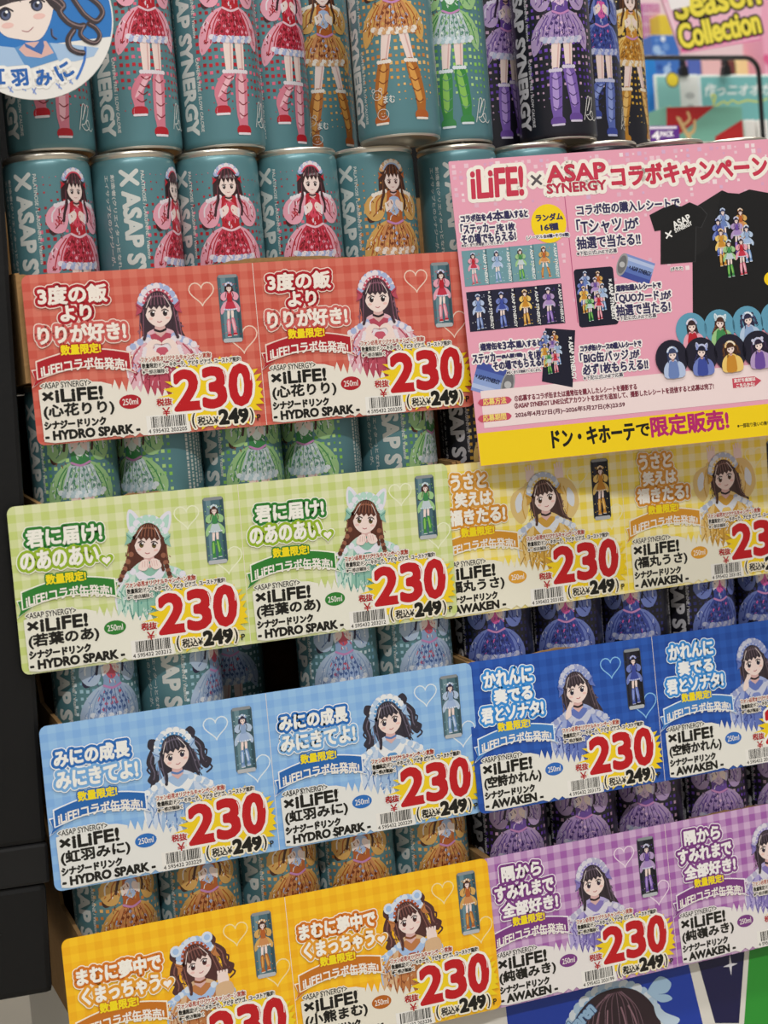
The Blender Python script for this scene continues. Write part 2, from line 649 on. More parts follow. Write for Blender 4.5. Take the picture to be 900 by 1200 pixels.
    if lod:
        L([(-2, 100.6), (0, 100), (2, 100.6)], .9, '2a2024', 13)
    B([(-5.2, 110), (-4.7, 105.4), (-2.6, 102.4), (0, 101.2), (2.6, 102.4), (4.7, 105.4), (5.2, 110), (3.4, 115), (-3.4, 115)], SKIN, 14)
    for sx in (-1, 1):
        O(sx * 2.3, 106.8, .95, p['E'], 15, 1.25, 8)
        if lod:
            L([(sx * 1.2, 108), (sx * 2.4, 108.5), (sx * 3.5, 107.8)], .4, '2a2024', 16)
            O(sx * 2.6, 107.2, .3, 'ffffff', 16, None, 6)
    if lod:
        L([(-.8, 103.7), (0, 103.4), (.8, 103.7)], .3, 'b0505a', 15)
    A.poly(T([(-6.2, 106), (-6, 112), (-4.6, 117), (-1.6, 119.4), (1.6, 119.4), (4.6, 117), (6, 112), (6.2, 106), (5, 108.5), (4.2, 112), (3, 109.2), (1.6, 112), (.4, 109.4), (-1, 112), (-2.2, 109.2), (-3.6, 112), (-5, 108.2)]), p['H'], z + 16)
    if lod:
        for x in (-3.6, -1.4, .9, 3.1):
            L([(x * .7, 118), (x, 114.5), (x * 1.1, 112)], .45, p['h'], 17)
    for sx in (-1, 1):
        L([(sx * 5.8, 112), (sx * 6.6, 106), (sx * 6.2, 100), (sx * 8, 95), (sx * (9 if sx < 0 else 7.4), 90)], 1.5, p['H'], 15)
        if lod:
            L([(sx * 6.2, 108), (sx * 6.8, 102), (sx * 8.4, 96)], .4, p['h'], 16)
    # frilled head-dress and bows
    k = 11 if lod else 7
    for q in range(k):
        a = math.radians(22 + 136 * q / (k - 1))
        O(7 * math.cos(a), 112 + 7.6 * math.sin(a), 1.7 if lod else 2.2, p['W'] if q % 2 else p['w'], 18, None, 8)
    if lod:
        L([(6 * math.cos(math.radians(a)), 112 + 6.4 * math.sin(math.radians(a))) for a in (25, 60, 90, 120, 155)], .9, p['A'], 19)
        for sx in (-1, 1):
            A.poly(T([(sx * 6.4, 111.4), (sx * 9, 113.4), (sx * 8.6, 111), (sx * 9.4, 108.6)]), p['M'], z + 19)


def bust(A, p, ox, oy, s=1.0, z=0, hair='straight', tilt=0.0, deco='frill', hands='heart', n=4, lod=1):
    """head and shoulders of a girl; face centre at (ox, oy), chin 7.5 mm lower at s = 1"""
    ct, st = math.cos(math.radians(tilt)), math.sin(math.radians(tilt))

    def R(pts):
        return [(ox + (x * ct - y * st) * s, oy + (x * st + y * ct) * s) for x, y in pts]

    def T(pts):
        return [(ox + x * s, oy + y * s) for x, y in pts]

    def HB(pts, c, dz):
        A.poly(R(spline(pts, n)), c, z + dz)

    def B(pts, c, dz):
        A.poly(T(spline(pts, n)), c, z + dz)

    def HL(pts, w, c, dz):
        A.stroke(R(spline(pts, 3, False)), w * s, c, z + dz)

    def L(pts, w, c, dz):
        A.stroke(T(spline(pts, 3, False)), w * s, c, z + dz)

    def HO(x, y, r, c, dz, ry=None, k=10):
        q = R([(x, y)])[0]
        A.disc(q[0], q[1], r * s, c, z + dz, None if ry is None else ry * s, k)
    # hair behind
    if hair == 'twin':
        for sx in (-1, 1):
            HB([(sx * 9, 8), (sx * 13, 7), (sx * 17, 1), (sx * 16, -5), (sx * 19, -9), (sx * 15, -13), (sx * 12, -9), (sx * 12.6, -3), (sx * 10, 3)], p['H'], 0)
            HL([(sx * 11, 6), (sx * 14.5, 1), (sx * 14, -6), (sx * 16, -10)], .7, p['h'], 1)
            HL([(sx * 13, 0), (sx * 17.5, -3), (sx * 15, -8), (sx * 18, -13), (sx * 14.4, -15)], 1.0, p['H'], 1)
            HB([(sx * 8, 11), (sx * 12, 13), (sx * 14, 9), (sx * 11, 6)], p['H'], 1)
    HB([(-9.5, 6), (-10.6, -3), (-10, -11), (-13, -19), (-15, -24) if hair != 'twin' else (-9, -12), (-8, -23) if hair != 'twin' else (-7, -13), (-3, -14), (4, -14), (8, -22) if hair != 'twin' else (7, -13), (14.5, -18) if hair == 'straight' else (9, -13), (12, -10), (11, -3), (9.5, 6), (5, 12), (-5, 12)], p['H'], 0)
    if lod:
        for x in (-11, -9, 9, 11):
            HL([(x * .9, 4), (x, -5), (x * 1.05, -12), (x * 1.15, -19 if hair == 'straight' else -12)], .5, p['h'], 1)
    # shoulders, dress
    B([(-4, -9), (4, -9), (11, -13), (17, -16), (22, -24), (23, -36), (16, -44), (-14, -44), (-20, -36), (-19, -25), (-15, -17), (-10, -12.5)], p['m'], 2)
    B([(-6, -12), (6, -12), (9, -20), (10, -32), (8, -44), (-10, -44), (-11, -32), (-9, -20)], p['M'], 3)
    if lod:
        for sx in (-1, 1):
            for q in range(6):
                A.disc(ox + sx * (7.5 + q * 2.1) * s, oy + (-13.2 - q * 1.1) * s, 1.9 * s, p['W'] if q % 2 else p['w'], z + 4, None, 9)
            L([(sx * 12, -18), (sx * 17, -25), (sx * 16, -36)], .8, p['M'], 4)
            L([(sx * 15, -19), (sx * 20, -26), (sx * 20, -34)], .9, p['W'], 4)
            L([(sx * 10, -22), (sx * 13, -30), (sx * 12, -40)], .6, p['d'], 4)
            L([(sx * 18, -24), (sx * 15, -30), (sx * 19, -38)], .5, p['d'], 4)
        B([(-7, -13), (0, -18), (7, -13), (8, -17), (0, -24), (-8, -17)], p['W'], 4)
        B([(-3, -20), (0, -19), (3, -20), (4, -26), (0, -23), (-4, -26)], p['A'], 5)
        for q in range(4):
            L([(-8 + q * 5, -27), (-8.5 + q * 5.4, -35), (-9 + q * 6, -43)], .5, p['d'], 4)
    if lod:
        rnd = random.Random(len(hair) * 7 + int(ox))
        dabs(A, T, rnd, ((0, -30, 17, 12, 4, (p['d'], p['m'], p['W'], p['M'], p['A']), 70), (-15, -24, 5, 8, 4, (p['W'], p['M'], p['w']), 18), (16, -24, 5, 8, 4, (p['W'], p['M'], p['w']), 18)), z, s * 1.3)
        dabs(A, R, rnd, ((-10.5, -8, 2, 9, 1, (p['h'], p['H']), 14), (10.5, -8, 2, 9, 1, (p['h'], p['H']), 14)), z, s)
    A.poly(T([(-2.6, -5), (2.6, -5), (3.2, -11), (0, -13.6), (-3.2, -11)]), SKIN2, z + 5)
    L([(-3, -9.4), (0, -10.4), (3, -9.4)], 1.2, p['d'] if hair != 'straight' else '2a2024', 6)
    # ears / raised hands behind the fringe
    if deco == 'cat':
        for sx in (-1, 1):
            HB([(sx * 4.5, 11), (sx * 7.5, 16.5), (sx * 11.5, 18.5), (sx * 12.4, 13), (sx * 10.5, 7)], p['W'], 1)
            HB([(sx * 7, 12), (sx * 10.8, 16.8), (sx * 11, 12), (sx * 10, 8.6)], p['w'], 2)
    if deco == 'bear':
        for sx in (-1, 1):
            HO(sx * 9.5, 12, 3.2, p['w'], 20, None, 14)
            HO(sx * 9.5, 12, 1.8, p['W'], 21, None, 12)
    if hands == 'up':
        for sx, hx in ((-1, -9), (1, 10.5)):
            B([(hx - 2.5, 11), (hx - 2.4, 17), (hx + 2.4, 17), (hx + 3, 11), (hx, 8)], SKIN, 1)
            for q in range(4):
                L([(hx - 2 + q * 1.35, 15), (hx - 2.6 + q * 1.7, 21 - abs(q - 1.5) * .9)], 1.1, SKIN, 2)
            B([(hx - 4, 10), (hx + 4, 11), (sx * 21, 5), (sx * 23, -6), (sx * 17, -14), (sx * 12, -8), (sx * 11, 4)], p['m'], 1)
            B([(sx * 16, 5), (sx * 20, 0), (sx * 19, -7), (sx * 15, -3)], p['W'], 2)
            L([(sx * 13, 6), (sx * 15.5, -3), (sx * 14, -11)], .7, p['M'], 2)
    # face
    HB([(-7.4, 3), (-6.9, -2.6), (-4.2, -6.2), (0, -8), (4.2, -6.2), (6.9, -2.6), (7.4, 3), (5, 9), (-5, 9)], SKIN, 7)
    for sx in (-1, 1):
        HO(sx * 3.5, -.6, 1.3, '3a2e32', 8, 1.65, 12)
        if lod:
            HO(sx * 3.5, -.9, 1.05, p['E'], 9, 1.25, 12)
            HO(sx * 3.5, -.3, .6, '1a1618', 10, .8, 8)
            HO(sx * 3.5 + .5, .3, .45, 'ffffff', 11, None, 8)
            HL([(sx * 1.8, .9), (sx * 3.6, 1.6), (sx * 5.4, .5)], .55, '2a2024', 10)
            HL([(sx * 2, 3.2), (sx * 3.8, 3.6), (sx * 5.2, 3)], .3, p['H'], 8)
            HO(sx * 4.7, -3.2, 1.3, 'f0c4bc', 8, .7, 10)
    HL([(-1.2, -4.9), (0, -5.4), (1.2, -4.9)], .4, 'b0505a', 9)
    # fringe
    A.poly(R([(-9, -3), (-8.8, 4), (-7, 9.5), (-3, 12.4), (3, 12.4), (7, 9.5), (8.8, 4), (9, -3), (7.4, -.5), (6.6, 3.2), (5, 2), (3.6, 3.6), (2, 1.8), (.6, 3.6), (-1, 1.8), (-2.4, 3.6), (-4, 1.9), (-5.6, 3.6), (-7.2, -.5)]), p['H'], z + 13)
    if lod:
        for x in (-6, -4, -2, 0, 2, 4, 6):
            HL([(x * .6, 10.5), (x * .9, 7), (x, 4.2)], .42, p['h'], 14)
        for x in (-6.6, -5, -3, -1, 1, 3, 5, 6.6):
            HL([(x * .5, 11.4), (x * .8, 8), (x * 1.02, 3.8)], .22, '1e1618', 14)
        for x in (-5, 5):
            HL([(x * .7, 9), (x, 6.4), (x * 1.35, 3)], .35, 'e8dcd8', 15)
    if lod:
        HL([(-6.4, 6.6), (-3, 8.4), (0, 8.9), (3, 8.4), (6.4, 6.6)], .9, p['h'], 14)
    for sx in (-1, 1):
        HL([(sx * 8, 4), (sx * 8.6, -3), (sx * 8, -9), (sx * 9.4, -14)], 1.7, p['H'], 13)
        if hair == 'braid':
            for q in range(8):
                HO(sx * (9 + q * .75), -6 - q * 2, 1.5, p['H'] if q % 2 else p['h'], 14, None, 8)
        elif lod:
            HL([(sx * 8.4, 2), (sx * 9, -5), (sx * 9.6, -13)], .45, p['h'], 14)
    # head-dress
    k = 15
    for q in range(k):
        a = math.radians(12 + 156 * q / (k - 1))
        HO(9.8 * math.cos(a), 3.4 + 10.8 * math.sin(a), 2.0, p['W'] if q % 2 else p['w'], 17, None, 10)
    if lod:
        HL([(8.2 * math.cos(math.radians(a)), 3.4 + 9 * math.sin(math.radians(a))) for a in (15, 50, 90, 130, 165)], 1.5, p['A'] if deco != 'cat' else p['w'], 18)
        for q in range(9):
            a = math.radians(22 + 136 * q / 8)
            HO(8.2 * math.cos(a), 3.4 + 9 * math.sin(a), .55, p['W'], 19, None, 7)
        for sx in (-1, 1):
            A.poly(R([(sx * 8.6, 3.2), (sx * 12.4, 6.2), (sx * 11.8, 2.4), (sx * 13, -1.2), (sx * 9.6, .6)]), p['M'], z + 19)
            HL([(sx * 9.4, 2.4), (sx * 12, 4.6)], .4, p['d'], 20)
    # hands in front
    if hands == 'heart':
        B([(-10, -19), (-5, -14.5), (-1, -15.6), (-.2, -17.4), (-3.6, -17), (-5, -20), (-1.4, -23), (-3, -25), (-9, -24.5)], SKIN, 15)
        B([(9, -19), (5, -14.5), (1, -15.6), (.2, -17.4), (3.6, -17), (5, -20), (1.4, -23), (3, -25), (9, -24.5)], SKIN, 15)
        for sx in (-1, 1):
            for q in range(4):
                A.disc(ox + sx * (9.6 + q * .5) * s, oy + (-19.4 - q * 1.7) * s, 1.3 * s, p['W'], z + 16, None, 8)
    elif hands == 'cheek':
        B([(-9, -13), (-6.4, -8.4), (-4, -7.4), (-3, -8.6), (-5, -11), (-5.4, -15), (-9, -17)], SKIN, 15)
        for q in range(3):
            L([(-6.5 + q * 1.1, -9.6), (-5.2 + q * 1.1, -7)], .9, SKIN, 16)
    elif hands == 'chin':
        for sx in (-1, 1):
            B([(sx * 1, -8.5), (sx * 4.6, -9), (sx * 6.6, -13), (sx * 3, -14.5), (sx * .4, -12)], SKIN, 15)
            for q in range(3):
                L([(sx * (1.2 + q * 1.3), -9.4), (sx * (1.4 + q * 1.4), -12.4)], .35, SKIN2, 16)
    elif hands == 'paw':
        B([(10, -9), (13, -7), (16, -9), (16, -14), (11, -15)], SKIN, 15)
        for q in range(4):
            L([(11 + q * 1.4, -10), (10.6 + q * 1.7, -6.6)], 1.3, SKIN, 16)
        B([(9, -14), (17, -13), (19, -19), (16, -24), (9, -22)], p['m'], 15)


# ------------------------------------------------------------------ drink cans
CAN_R, CAN_H = 26.0, 130.0
TEAL = dict(body='5c8a92', logo='d9dcd8')
BLACK = dict(body='1d1c27', logo='cfcdd2')


def can_body_mat(key, col):
    return mat(key, col, .36, .25, .5, coat=.3)


METAL = mat('can_rim_metal', 'd8d2c6', .3, .9)
LIDM = mat('can_lid_metal', 'b8b4ac', .32, 1.0)
CAN_MESH = {}
BODY_PROF = [(25.2, 1.6), (25.6, 2.4), (25.9, 3.6), (26.0, 5.0), (26.0, 121.0), (25.9, 122.8), (25.7, 124.4), (25.3, 125.6), (24.9, 126.3)]


def can_meshes(design):
    if design in CAN_MESH:
        return CAN_MESH[design]
    p = PAL[design]
    teal = design in ('pink', 'orange', 'green', 'sky')
    base = TEAL if teal else BLACK
    r = {}
    r['body'] = lathe('can_body', BODY_PROF, can_body_mat('can_paint_teal' if teal else 'can_paint_black', base['body']))
    r['top_rim'] = lathe('can_top_rim', [(24.9, 126.3), (24.9, 126.8), (25.7, 127.3), (25.9, 128.4), (25.7, 129.4), (25.1, 130), (24.3, 129.6), (24.0, 128), (23.4, 124.4)], METAL)
    r['lid'] = lathe('can_lid', [(23.4, 124.4), (22.6, 123.8), (21.8, 124.6), (8, 124.9), (.01, 124.9)], LIDM, 48)
    tab = rrect(-4.2, -9, 4.2, 9, 4)
    r['pull_tab'] = slab_mesh('can_tab', tab, 125.1, 126.0, METAL)
    r['base_rim'] = lathe('can_base_rim', [(25.2, 1.6), (25.3, .9), (25.0, .3), (24.2, 0), (23.4, .4), (22.6, 1.8), (15, 5.4), (.01, 6.8)], METAL, 48)
    rnd = random.Random(sum(map(ord, design)))
    # dot pattern
    a = Art('can')
    D = p['D']
    for c in range(-6, 7):
        x = c * 3.75
        for k in range(23):
            y = 22 + k * 4.45 + (c % 2) * .4
            e = min((y - 14) / 26, (126 - y) / 40, 1)
            sz = 2.1 * max(0, e) * rnd.choice((1, 1, .95, .85, .6))
            if y > 100 and rnd.random() < .35 or y < 32 and rnd.random() < .4:
                continue
            if sz > .4:
                a.rect(x - sz / 2, y - sz / 2, x + sz / 2, y + sz / 2, rnd.choice(D), 0)
    r['dot_pattern'] = a.mesh('can_dots', CAN_R)
    # figure
    a = Art('can')
    figure(a, p, 0, 0, 1.0, 2, pose={'orange': 1, 'gold': 1, 'green': 2, 'sky': 2, 'navy': 0, 'purple': 2}.get(design, 0), n=3, seed=len(design))
    r['printed_figure'] = a.mesh('can_figure', CAN_R)
    # lettering, running down the can
    a = Art('can')
    lc = base['logo']
    a.stroke([(-36.2, 118), (-27, 110.5)], 2.6, lc, 1)
    a.stroke([(-27, 118), (-36.2, 110.5)], 2.6, lc, 1)
    a.text('ASAP SYNERGY', (-36.4, 9, -26.6, 106), lc, 1, bold=1.4, down=True)
    r['logo'] = a.mesh('can_logo', CAN_R)
    a = Art('can')
    a.text('PALATINOSE / L-ARGININE / Vitamins', (-24.6, 66, -22.6, 118), lc, 1, bold=.12, down=True)
    a.text('CAFFEINE FREE / SLOW CALORIE', (-24.6, 10, -22.6, 54), lc, 1, bold=.12, down=True)
    a.text('創造者(クリエイター)となれ。', (-43.4, 60, -40.6, 117), lc, 1, bold=.15, down=True)
    a.text('エイサップとのシナジーが、「国内支援」ALL IN', (-47.6, 22, -44.8, 117), lc, 1, bold=.15, down=True)
    for q in range(5):                              # ingredient columns, too fine to read
        y = 114 - rnd.random() * 3
        while y > 58 + q * 2:
            w = rnd.uniform(.8, 2.2)
            a.rect(34 + q * 3.4, y - w, 35.7 + q * 3.4, y, lc, 1)
            y -= w + rnd.uniform(.4, .9)
    a.rect(34, 20, 52, 48, 'e6e6e2', 0)
    for q in range(22):
        a.rect(35, 21 + q * 1.2, 51, 21.55 + q * 1.2 + (q % 3) * .15, '1a1a1c', 1)
    r['small_print'] = a.mesh('can_small_print', CAN_R)
    # white hand-drawn signature
    a = Art('can')
    if design == 'orange':
        for cx, cy, rr in ((-14, 26, 3.2), (-11, 14, 3.6)):
            a.stroke(ell(cx, cy, rr, rr * .9, 14), .35, 'e8e8e4', 20, True)
            a.stroke([(cx - 1, cy + .4), (cx - .6, cy + .8)], .3, 'e8e8e4', 20)
            a.stroke([(cx + .8, cy + .4), (cx + 1.2, cy + .8)], .3, 'e8e8e4', 20)
            a.line([(cx - .8, cy - 1), (cx, cy - 1.4), (cx + .8, cy - 1)], .3, 'e8e8e4', 20)
        for ex in (-16.4, -11.6):
            a.stroke(ell(ex, 29, 1.1, 1.1, 10), .35, 'e8e8e4', 20, True)
        a.text('まむ', (-10, 20.5, -3, 25), 'e8e8e4', 20, bold=.15)
    else:
        sg = [(12, 12), (14, 20), (16, 27), (18, 26), (15, 18), (17, 22), (20, 27), (21, 24), (17, 16), (14, 15), (17, 12), (21, 14), (20, 18), (18, 16), (22, 12), (25, 14)]
        a.line(sg, .5, 'e8e8e4', 20)
        if design == 'gold':
            a.text('福丸うさ', (13, 6, 27, 10.5), 'e8e8e4', 20, bold=.1)
    r['signature'] = a.mesh('can_signature', CAN_R)
    CAN_MESH[design] = r
    return r


def can(design, label, X, Y, Z, turn=0.0, group='drink cans', tilt=(0, 0)):
    """turn: degrees the drawn girl is turned to the right of the viewer"""
    ang = math.atan2(CAM.x - X, Y - CAM.y)        # direction to the photographer
    t = thing('drink_can', label, 'can', None, group)
    t.location = (X, Y, Z)
    t.rotation_euler = (math.radians(tilt[0]), math.radians(tilt[1]), ang + math.radians(turn))
    lid = None
    for nm, me in can_meshes(design).items():
        o = obj(nm, me, lid if nm == 'pull_tab' else t)
        if nm == 'lid':
            lid = o
    return t
# ------------------------------------------------------------------ price cards
CW, CH = 138.0, 98.0
K = '17150f'
CARDS = {
    'red': dict(bg='da7866', bg2='cb5849', rib='b01c28', sl='b82030', slo='f0d8cc', pal='rose', hair='straight', deco='frill', hands='heart', tilt=0, face=(78, 26),
                slogan=(('3度の飯', (8.6, 7.5, 48, 17.5)), ('より', (20.5, 19, 38, 27.5)), ('りりが好き!', (6.4, 30, 57, 40))), fills=('f6ece2',) * 3, sb=('b01c28', 'b01c28', 'd0605a'),
                name='心花りり', line='HYDRO SPARK', code='203205', oval='b01c28', heart='f0d2c0', mini='pink', white='ece6da'),
    'green': dict(bg='e2e6b8', bg2='c8d680', rib='2f8030', sl='2f8030', slo='f4f4e4', pal='mint', hair='braid', deco='cat', hands='chin', tilt=-8, face=(80, 30),
                  slogan=(('君に届け!', (9.6, 15, 53, 24.5)), ('のあのあい', (5, 27, 50, 37.5))), fills=('f6f4ea',) * 2, sb=('2f8030', '98b82a'), mark=(54.5, 37),
                  name='若葉のあ', line='HYDRO SPARK', code='203212', oval='2f8030', heart='eef2d0', mini='green', white='eceadc'),
    'lblue': dict(bg='9ac6f0', bg2='84b4ea', rib='2668b4', sl='2a70c0', slo='f2f6fa', pal='sailor', hair='twin', deco='frill', hands='', tilt=10, face=(79, 29),
                  slogan=(('みにの成長', (7, 15.5, 51, 25)), ('みにきてよ!', (7, 28, 55, 38))), fills=('f4f4f0',) * 2, sb=('2a70c0', '7ab0e4'),
                  name='虹羽みに', line='HYDRO SPARK', code='203229', oval='2a70c0', heart='e4eef6', mini='sky', white='eaeae6'),
    'orange': dict(bg='ffc81e', bg2='f6b410', rib='c8741c', sl='d08a20', slo='f8f0dc', pal='bearcub', hair='twin', deco='bear', hands='paw', tilt=14, face=(80, 30),
                   slogan=(('まむに夢中で', (7, 19, 57, 28.5)), ('くまっちゃう', (9, 31, 55, 40.5))), fills=('faf6ec',) * 2, sb=('d8781c', 'e8a02c'), mark=(60, 38),
                   name='小熊まむ', line='HYDRO SPARK', code='203236', oval='b8641c', heart='f6e0a0', mini='orange', white='ece6d6'),
    'yellow': dict(bg='fdf2bc', bg2='fae14e', rib='d8962c', sl='dc9a30', slo='f8f2dc', pal='rabbit', hair='straight', deco='frill', hands='up', tilt=10, face=(80, 28),
                   slogan=(('うさと', (14, 7, 38, 16.5)), ('笑えは', (16, 18.5, 41, 27.5)), ('福きたる!', (11, 29.5, 50, 39))), fills=('faf6ec',) * 3, sb=('e0a040', 'e0a040', 'dc9430'),
                   name='福丸うさ', line='AWAKEN', code='203182', oval='e0a030', heart='f8f0c0', mini='gold', white='eeead8'),
    'dblue': dict(bg='2a5cb8', bg2='1e4ca4', rib='3f80c8', sl='2f8ad8', slo='e8f2fa', pal='ink', hair='straight', deco='frill', hands='cheek', tilt=8, face=(78, 28),
                  slogan=(('かれんに', (12, 8, 46, 17.5)), ('奏でる', (18, 20, 45, 29)), ('君とソナタ!', (8, 31, 52, 40.5))), fills=('f4f6f6',) * 3, sb=('3a90dc', '3a90dc', '3a90dc'),
                  name='空詩かれん', line='AWAKEN', code='203175', oval='2f6cc0', heart='8cc4f0', mini='navy', white='eae8e0'),
    'purple': dict(bg='d2aed4', bg2='a460ac', rib='7c3a84', sl='86468e', slo='f4ecf2', pal='lilac', hair='straight', deco='frill', hands='', tilt=6, face=(80, 30),
                   slogan=(('隅から', (14, 8, 42, 17)), ('すみれまで', (8, 20, 50, 29)), ('全部好き!', (12, 31.5, 52, 40.5))), fills=('f6f2f0',) * 3, sb=('7c3a84', '7c3a84', '86468e'),
                   name='純嶺みき', line='AWAKEN', code='203199', oval='7c3a84', heart='f0dcec', mini='purple', white='ebe6e4'),
}
LIGHT_YEL = 'f4d21c'


def burst(cx, cy, rx, ry, n, inner, seed, xmax=None, ymin=None):
    rnd = random.Random(seed)
    out = []
    for k in range(n * 2):
        a = math.tau * k / (n * 2)
        f = (1.0 + rnd.uniform(-.08, .12)) if k % 2 == 0 else inner + rnd.uniform(-.04, .04)
        x, y = cx + rx * f * math.cos(a), cy + ry * f * math.sin(a)
        if xmax is not None:
            x = min(x, xmax)
        if ymin is not None:
            y = max(y, ymin)
        out.append((x, y))
    return out


def bx(b):
    """card box (left, top, right, bottom measured down from the top edge) -> art box"""
    return (b[0], -b[3], b[2], -b[1])


def cell_meshes(key):
    """all printed parts of one card cell; origin at the cell's top-left corner"""
    c = CARDS[key]
    p = PAL[c['pal']]
    out = []

    def add(name, a, label=None):
        out.append((name, a.mesh('card_' + name), label))
    a = Art()
    for hx, hy, hr in ((105, -16.5, 7.6), (128, -45, 9.0)):
        a.stroke(heart(hx, hy, hr), .7, c['heart'], 0, True)
    add('heart_outlines', a)
    a = Art()
    fx, fy = c['face']
    bust(a, p, fx, -fy, 1.08, 1, c['hair'], c['tilt'], c['deco'], c['hands'])
    add('portrait_print', a, 'printed half-length drawing of a girl in a frilled costume')
    # picture of the can
    a = Art()
    teal = c['line'] == 'HYDRO SPARK'
    x0, x1, y0, y1 = 115.2, 128.2, -46, -6.5
    a.poly(rrect(x0, y0, x1, y1, 1.6), '3a4048' if not teal else '55666e', 8)
    a.poly(rrect(x0 + .5, y0 + 1.6, x1 - .5, y1 - 1.6, .8), '1a1a26' if not teal else '4a6c78', 9)
    a.rect(x0 + 2, y0 + 1.6, x0 + 5, y1 - 1.6, '2c2c3a' if not teal else '6d8c96', 10)
    a.rect(x1 - 2.4, y0 + 1.6, x1 - .5, y1 - 1.6, '101016' if not teal else '33505a', 10)
    a.poly(rrect(x0 + .7, y0 - .6, x1 - .7, y0 + 1.8, 1), 'b9bcc0', 11)
    a.poly(rrect(x0 + .7, y1 - 1.6, x1 - .7, y1 + .3, .8), '8d9296', 11)
    figure(a, PAL[c['mini']], 6.6 + x0, y0 + .2, .29, 12, pose=2, n=2, lod=0)
    rnd = random.Random(5)
    for k in range(40):
        x, y = rnd.uniform(x0 + 1, x1 - 1.4), rnd.uniform(y0 + 3, y1 - 4)
        a.rect(x, y, x + .5, y + .5, p['D'][k % 3], 11)
    add('can_picture', a)
    # white starburst under the product name and yellow one under the price
    a = Art()
    rnd = random.Random(3)
    top = [(3.5, -66), (20, -62), (40, -64), (46, -66)]
    sp = []
    for k in range(9):
        sp += [(46 + k * 4.2, -(68 + rnd.uniform(0, 2) + k * .9)), (48 + k * 4.2, -(61.5 + rnd.uniform(0, 3) + k * 1.2))]
    low = [(90, -86), (91, -97.4), (62, -97.4), (60, -95.6), (57, -97.6), (54, -95.4), (50, -97.6), (46, -96), (30, -97), (10, -97.2), (4, -96)]
    a.poly([(3.5, -72)] + top + sp + low, c['white'], 22)
    a.poly(burst(109, -76, 35, 23, 30, .76, 7, 137.4, -97.4), LIGHT_YEL, 23)
    a.poly([(90, -97.6), (64.5, -97.6), (64.5, -86.2), (89.4, -86.2)], 'efece6', 24)
    add('starburst', a)
    # slogan, boxed by two outlines
    a = Art()
    for (txt, b), f, sb in zip(c['slogan'], c['fills'], c['sb']):
        a.text(txt, bx(b), c['slo'], 22, bold=.9, outline=((2.3, c['slo']), (1.7, sb)))
    for (txt, b), f, sb in zip(c['slogan'], c['fills'], c['sb']):
        a.text(txt, bx(b), f, 25, bold=1.0)
    if 'mark' in c:
        mx, my = c['mark']
        a.poly(heart(mx, -my, 5.0), c['slo'], 24)
        a.poly(heart(mx, -my, 4.4), c['sb'][1], 25)
        a.poly(heart(mx, -my, 2.6), 'faf4ee', 26)
    add('slogan', a)
    # ribbon
    a = Art()
    for col, g, z in ((c['slo'], .8, 23), (c['rib'], 0, 24)):
        a.poly([(0.6 - g, -64 - g), (2.5, -60.5), (1.2 - g, -55 + g), (8, -54), (9, -59)], col, z)
        a.poly([(60.8 + g, -60 - g), (57.8, -56.5), (59.8 + g, -50.5 + g), (53, -50), (52, -56 - g)], col, z)
        up = [(4 + 54 * t, -50.5 + 7 * math.sin(math.pi * (.12 + t * .76)) - 2.2 + t * 1.6 + g) for t in [k / 12 for k in range(13)]]
        dn = [(x, y - 9.4 - 2 * g) for x, y in up]
        up[0] = (up[0][0] - g, up[0][1])
        dn[0] = (dn[0][0] - g, dn[0][1])
        up[-1] = (up[-1][0] + g, up[-1][1])
        dn[-1] = (dn[-1][0] + g, dn[-1][1])
        a.poly(up + dn[::-1], col, z + 2)
    a.text('数量限定!', (18.5, -47, 41.5, -41.4), 'f8e018', 28, bold=.5, outline=((.7, c['rib']),))
    a.text('iLiFE!コラボ缶発売!', (6, -56.4, 56, -49.4), 'f6f0e8', 29, bold=.4, arc=2.6)
    add('ribbon', a)
    # product name
    a = Art()
    wh = c['white']
    a.text('<ASAP SYNERGY>', (5, -65.6, 34, -62.2), K, 24, bold=.12, outline=((.6, wh),))
    a.text('×iLiFE!', (5.6, -73.8, 40, -66.6), K, 24, bold=.95, outline=((.8, wh),))
    a.text('(' + c['name'] + ')', (5.4, -83.2, 46, -75), K, 24, bold=.72, outline=((.8, wh),))
    a.text('シナジードリンク', (5, -89, 40.5, -84.6), K, 24, bold=.75, outline=((.8, wh),))
    w = 60 if c['line'] == 'HYDRO SPARK' else 46
    a.text('- ' + c['line'] + ' -', (5, -95.4, w, -90.4), K, 24, bold=.85, outline=((.8, wh),))
    a.disc(56, -77, 6.6, c['oval'], 25, 4.2, 24)
    a.text('250ml', (51.4, -78.8, 60.6, -75.2), 'f4efe8', 26, bold=.08)
    add('product_name', a)
    # campaign notes
    a = Art()
    a.text('ファン必見オリジナルキャンペーン実施!', (64.6, -54.6, 107, -51.6), 'b03a28', 25, bold=.18, outline=((.6, 'efe9e0'),))
    a.text('数量限定!ドン・キホーテ、アピタ ピアゴ、ユーストア限定!', (65, -58.3, 125, -55.4), K, 27, bold=.2, outline=((.6, 'efe9e0'),))
    a.text('※一部店舗除く', (65, -61.6, 80, -59.2), K, 27, bold=.12, outline=((.6, 'efe9e0'),))
    add('campaign_note', a)
    a = Art()
    for q in range(0, 3):
        dgt = '230'[q]
        b = ((83.6, -84, 97.8, -61.8), (101, -84, 114.2, -61.3), (117.4, -84, 130, -60.8))[q]
        a.text(dgt, b, 'c0161e', 25 + 2 * q, bold=2.7, outline=((1.6, 'f6f2ea'),), shear=.04)
        x1, y0, y1 = b[2], b[1], b[3]
        a.line([(x1 - .6, y1 - 2), (x1 + .35, y1 - 5), (x1 + .2, y1 - 9)], .5, 'fbf4ee', 31)
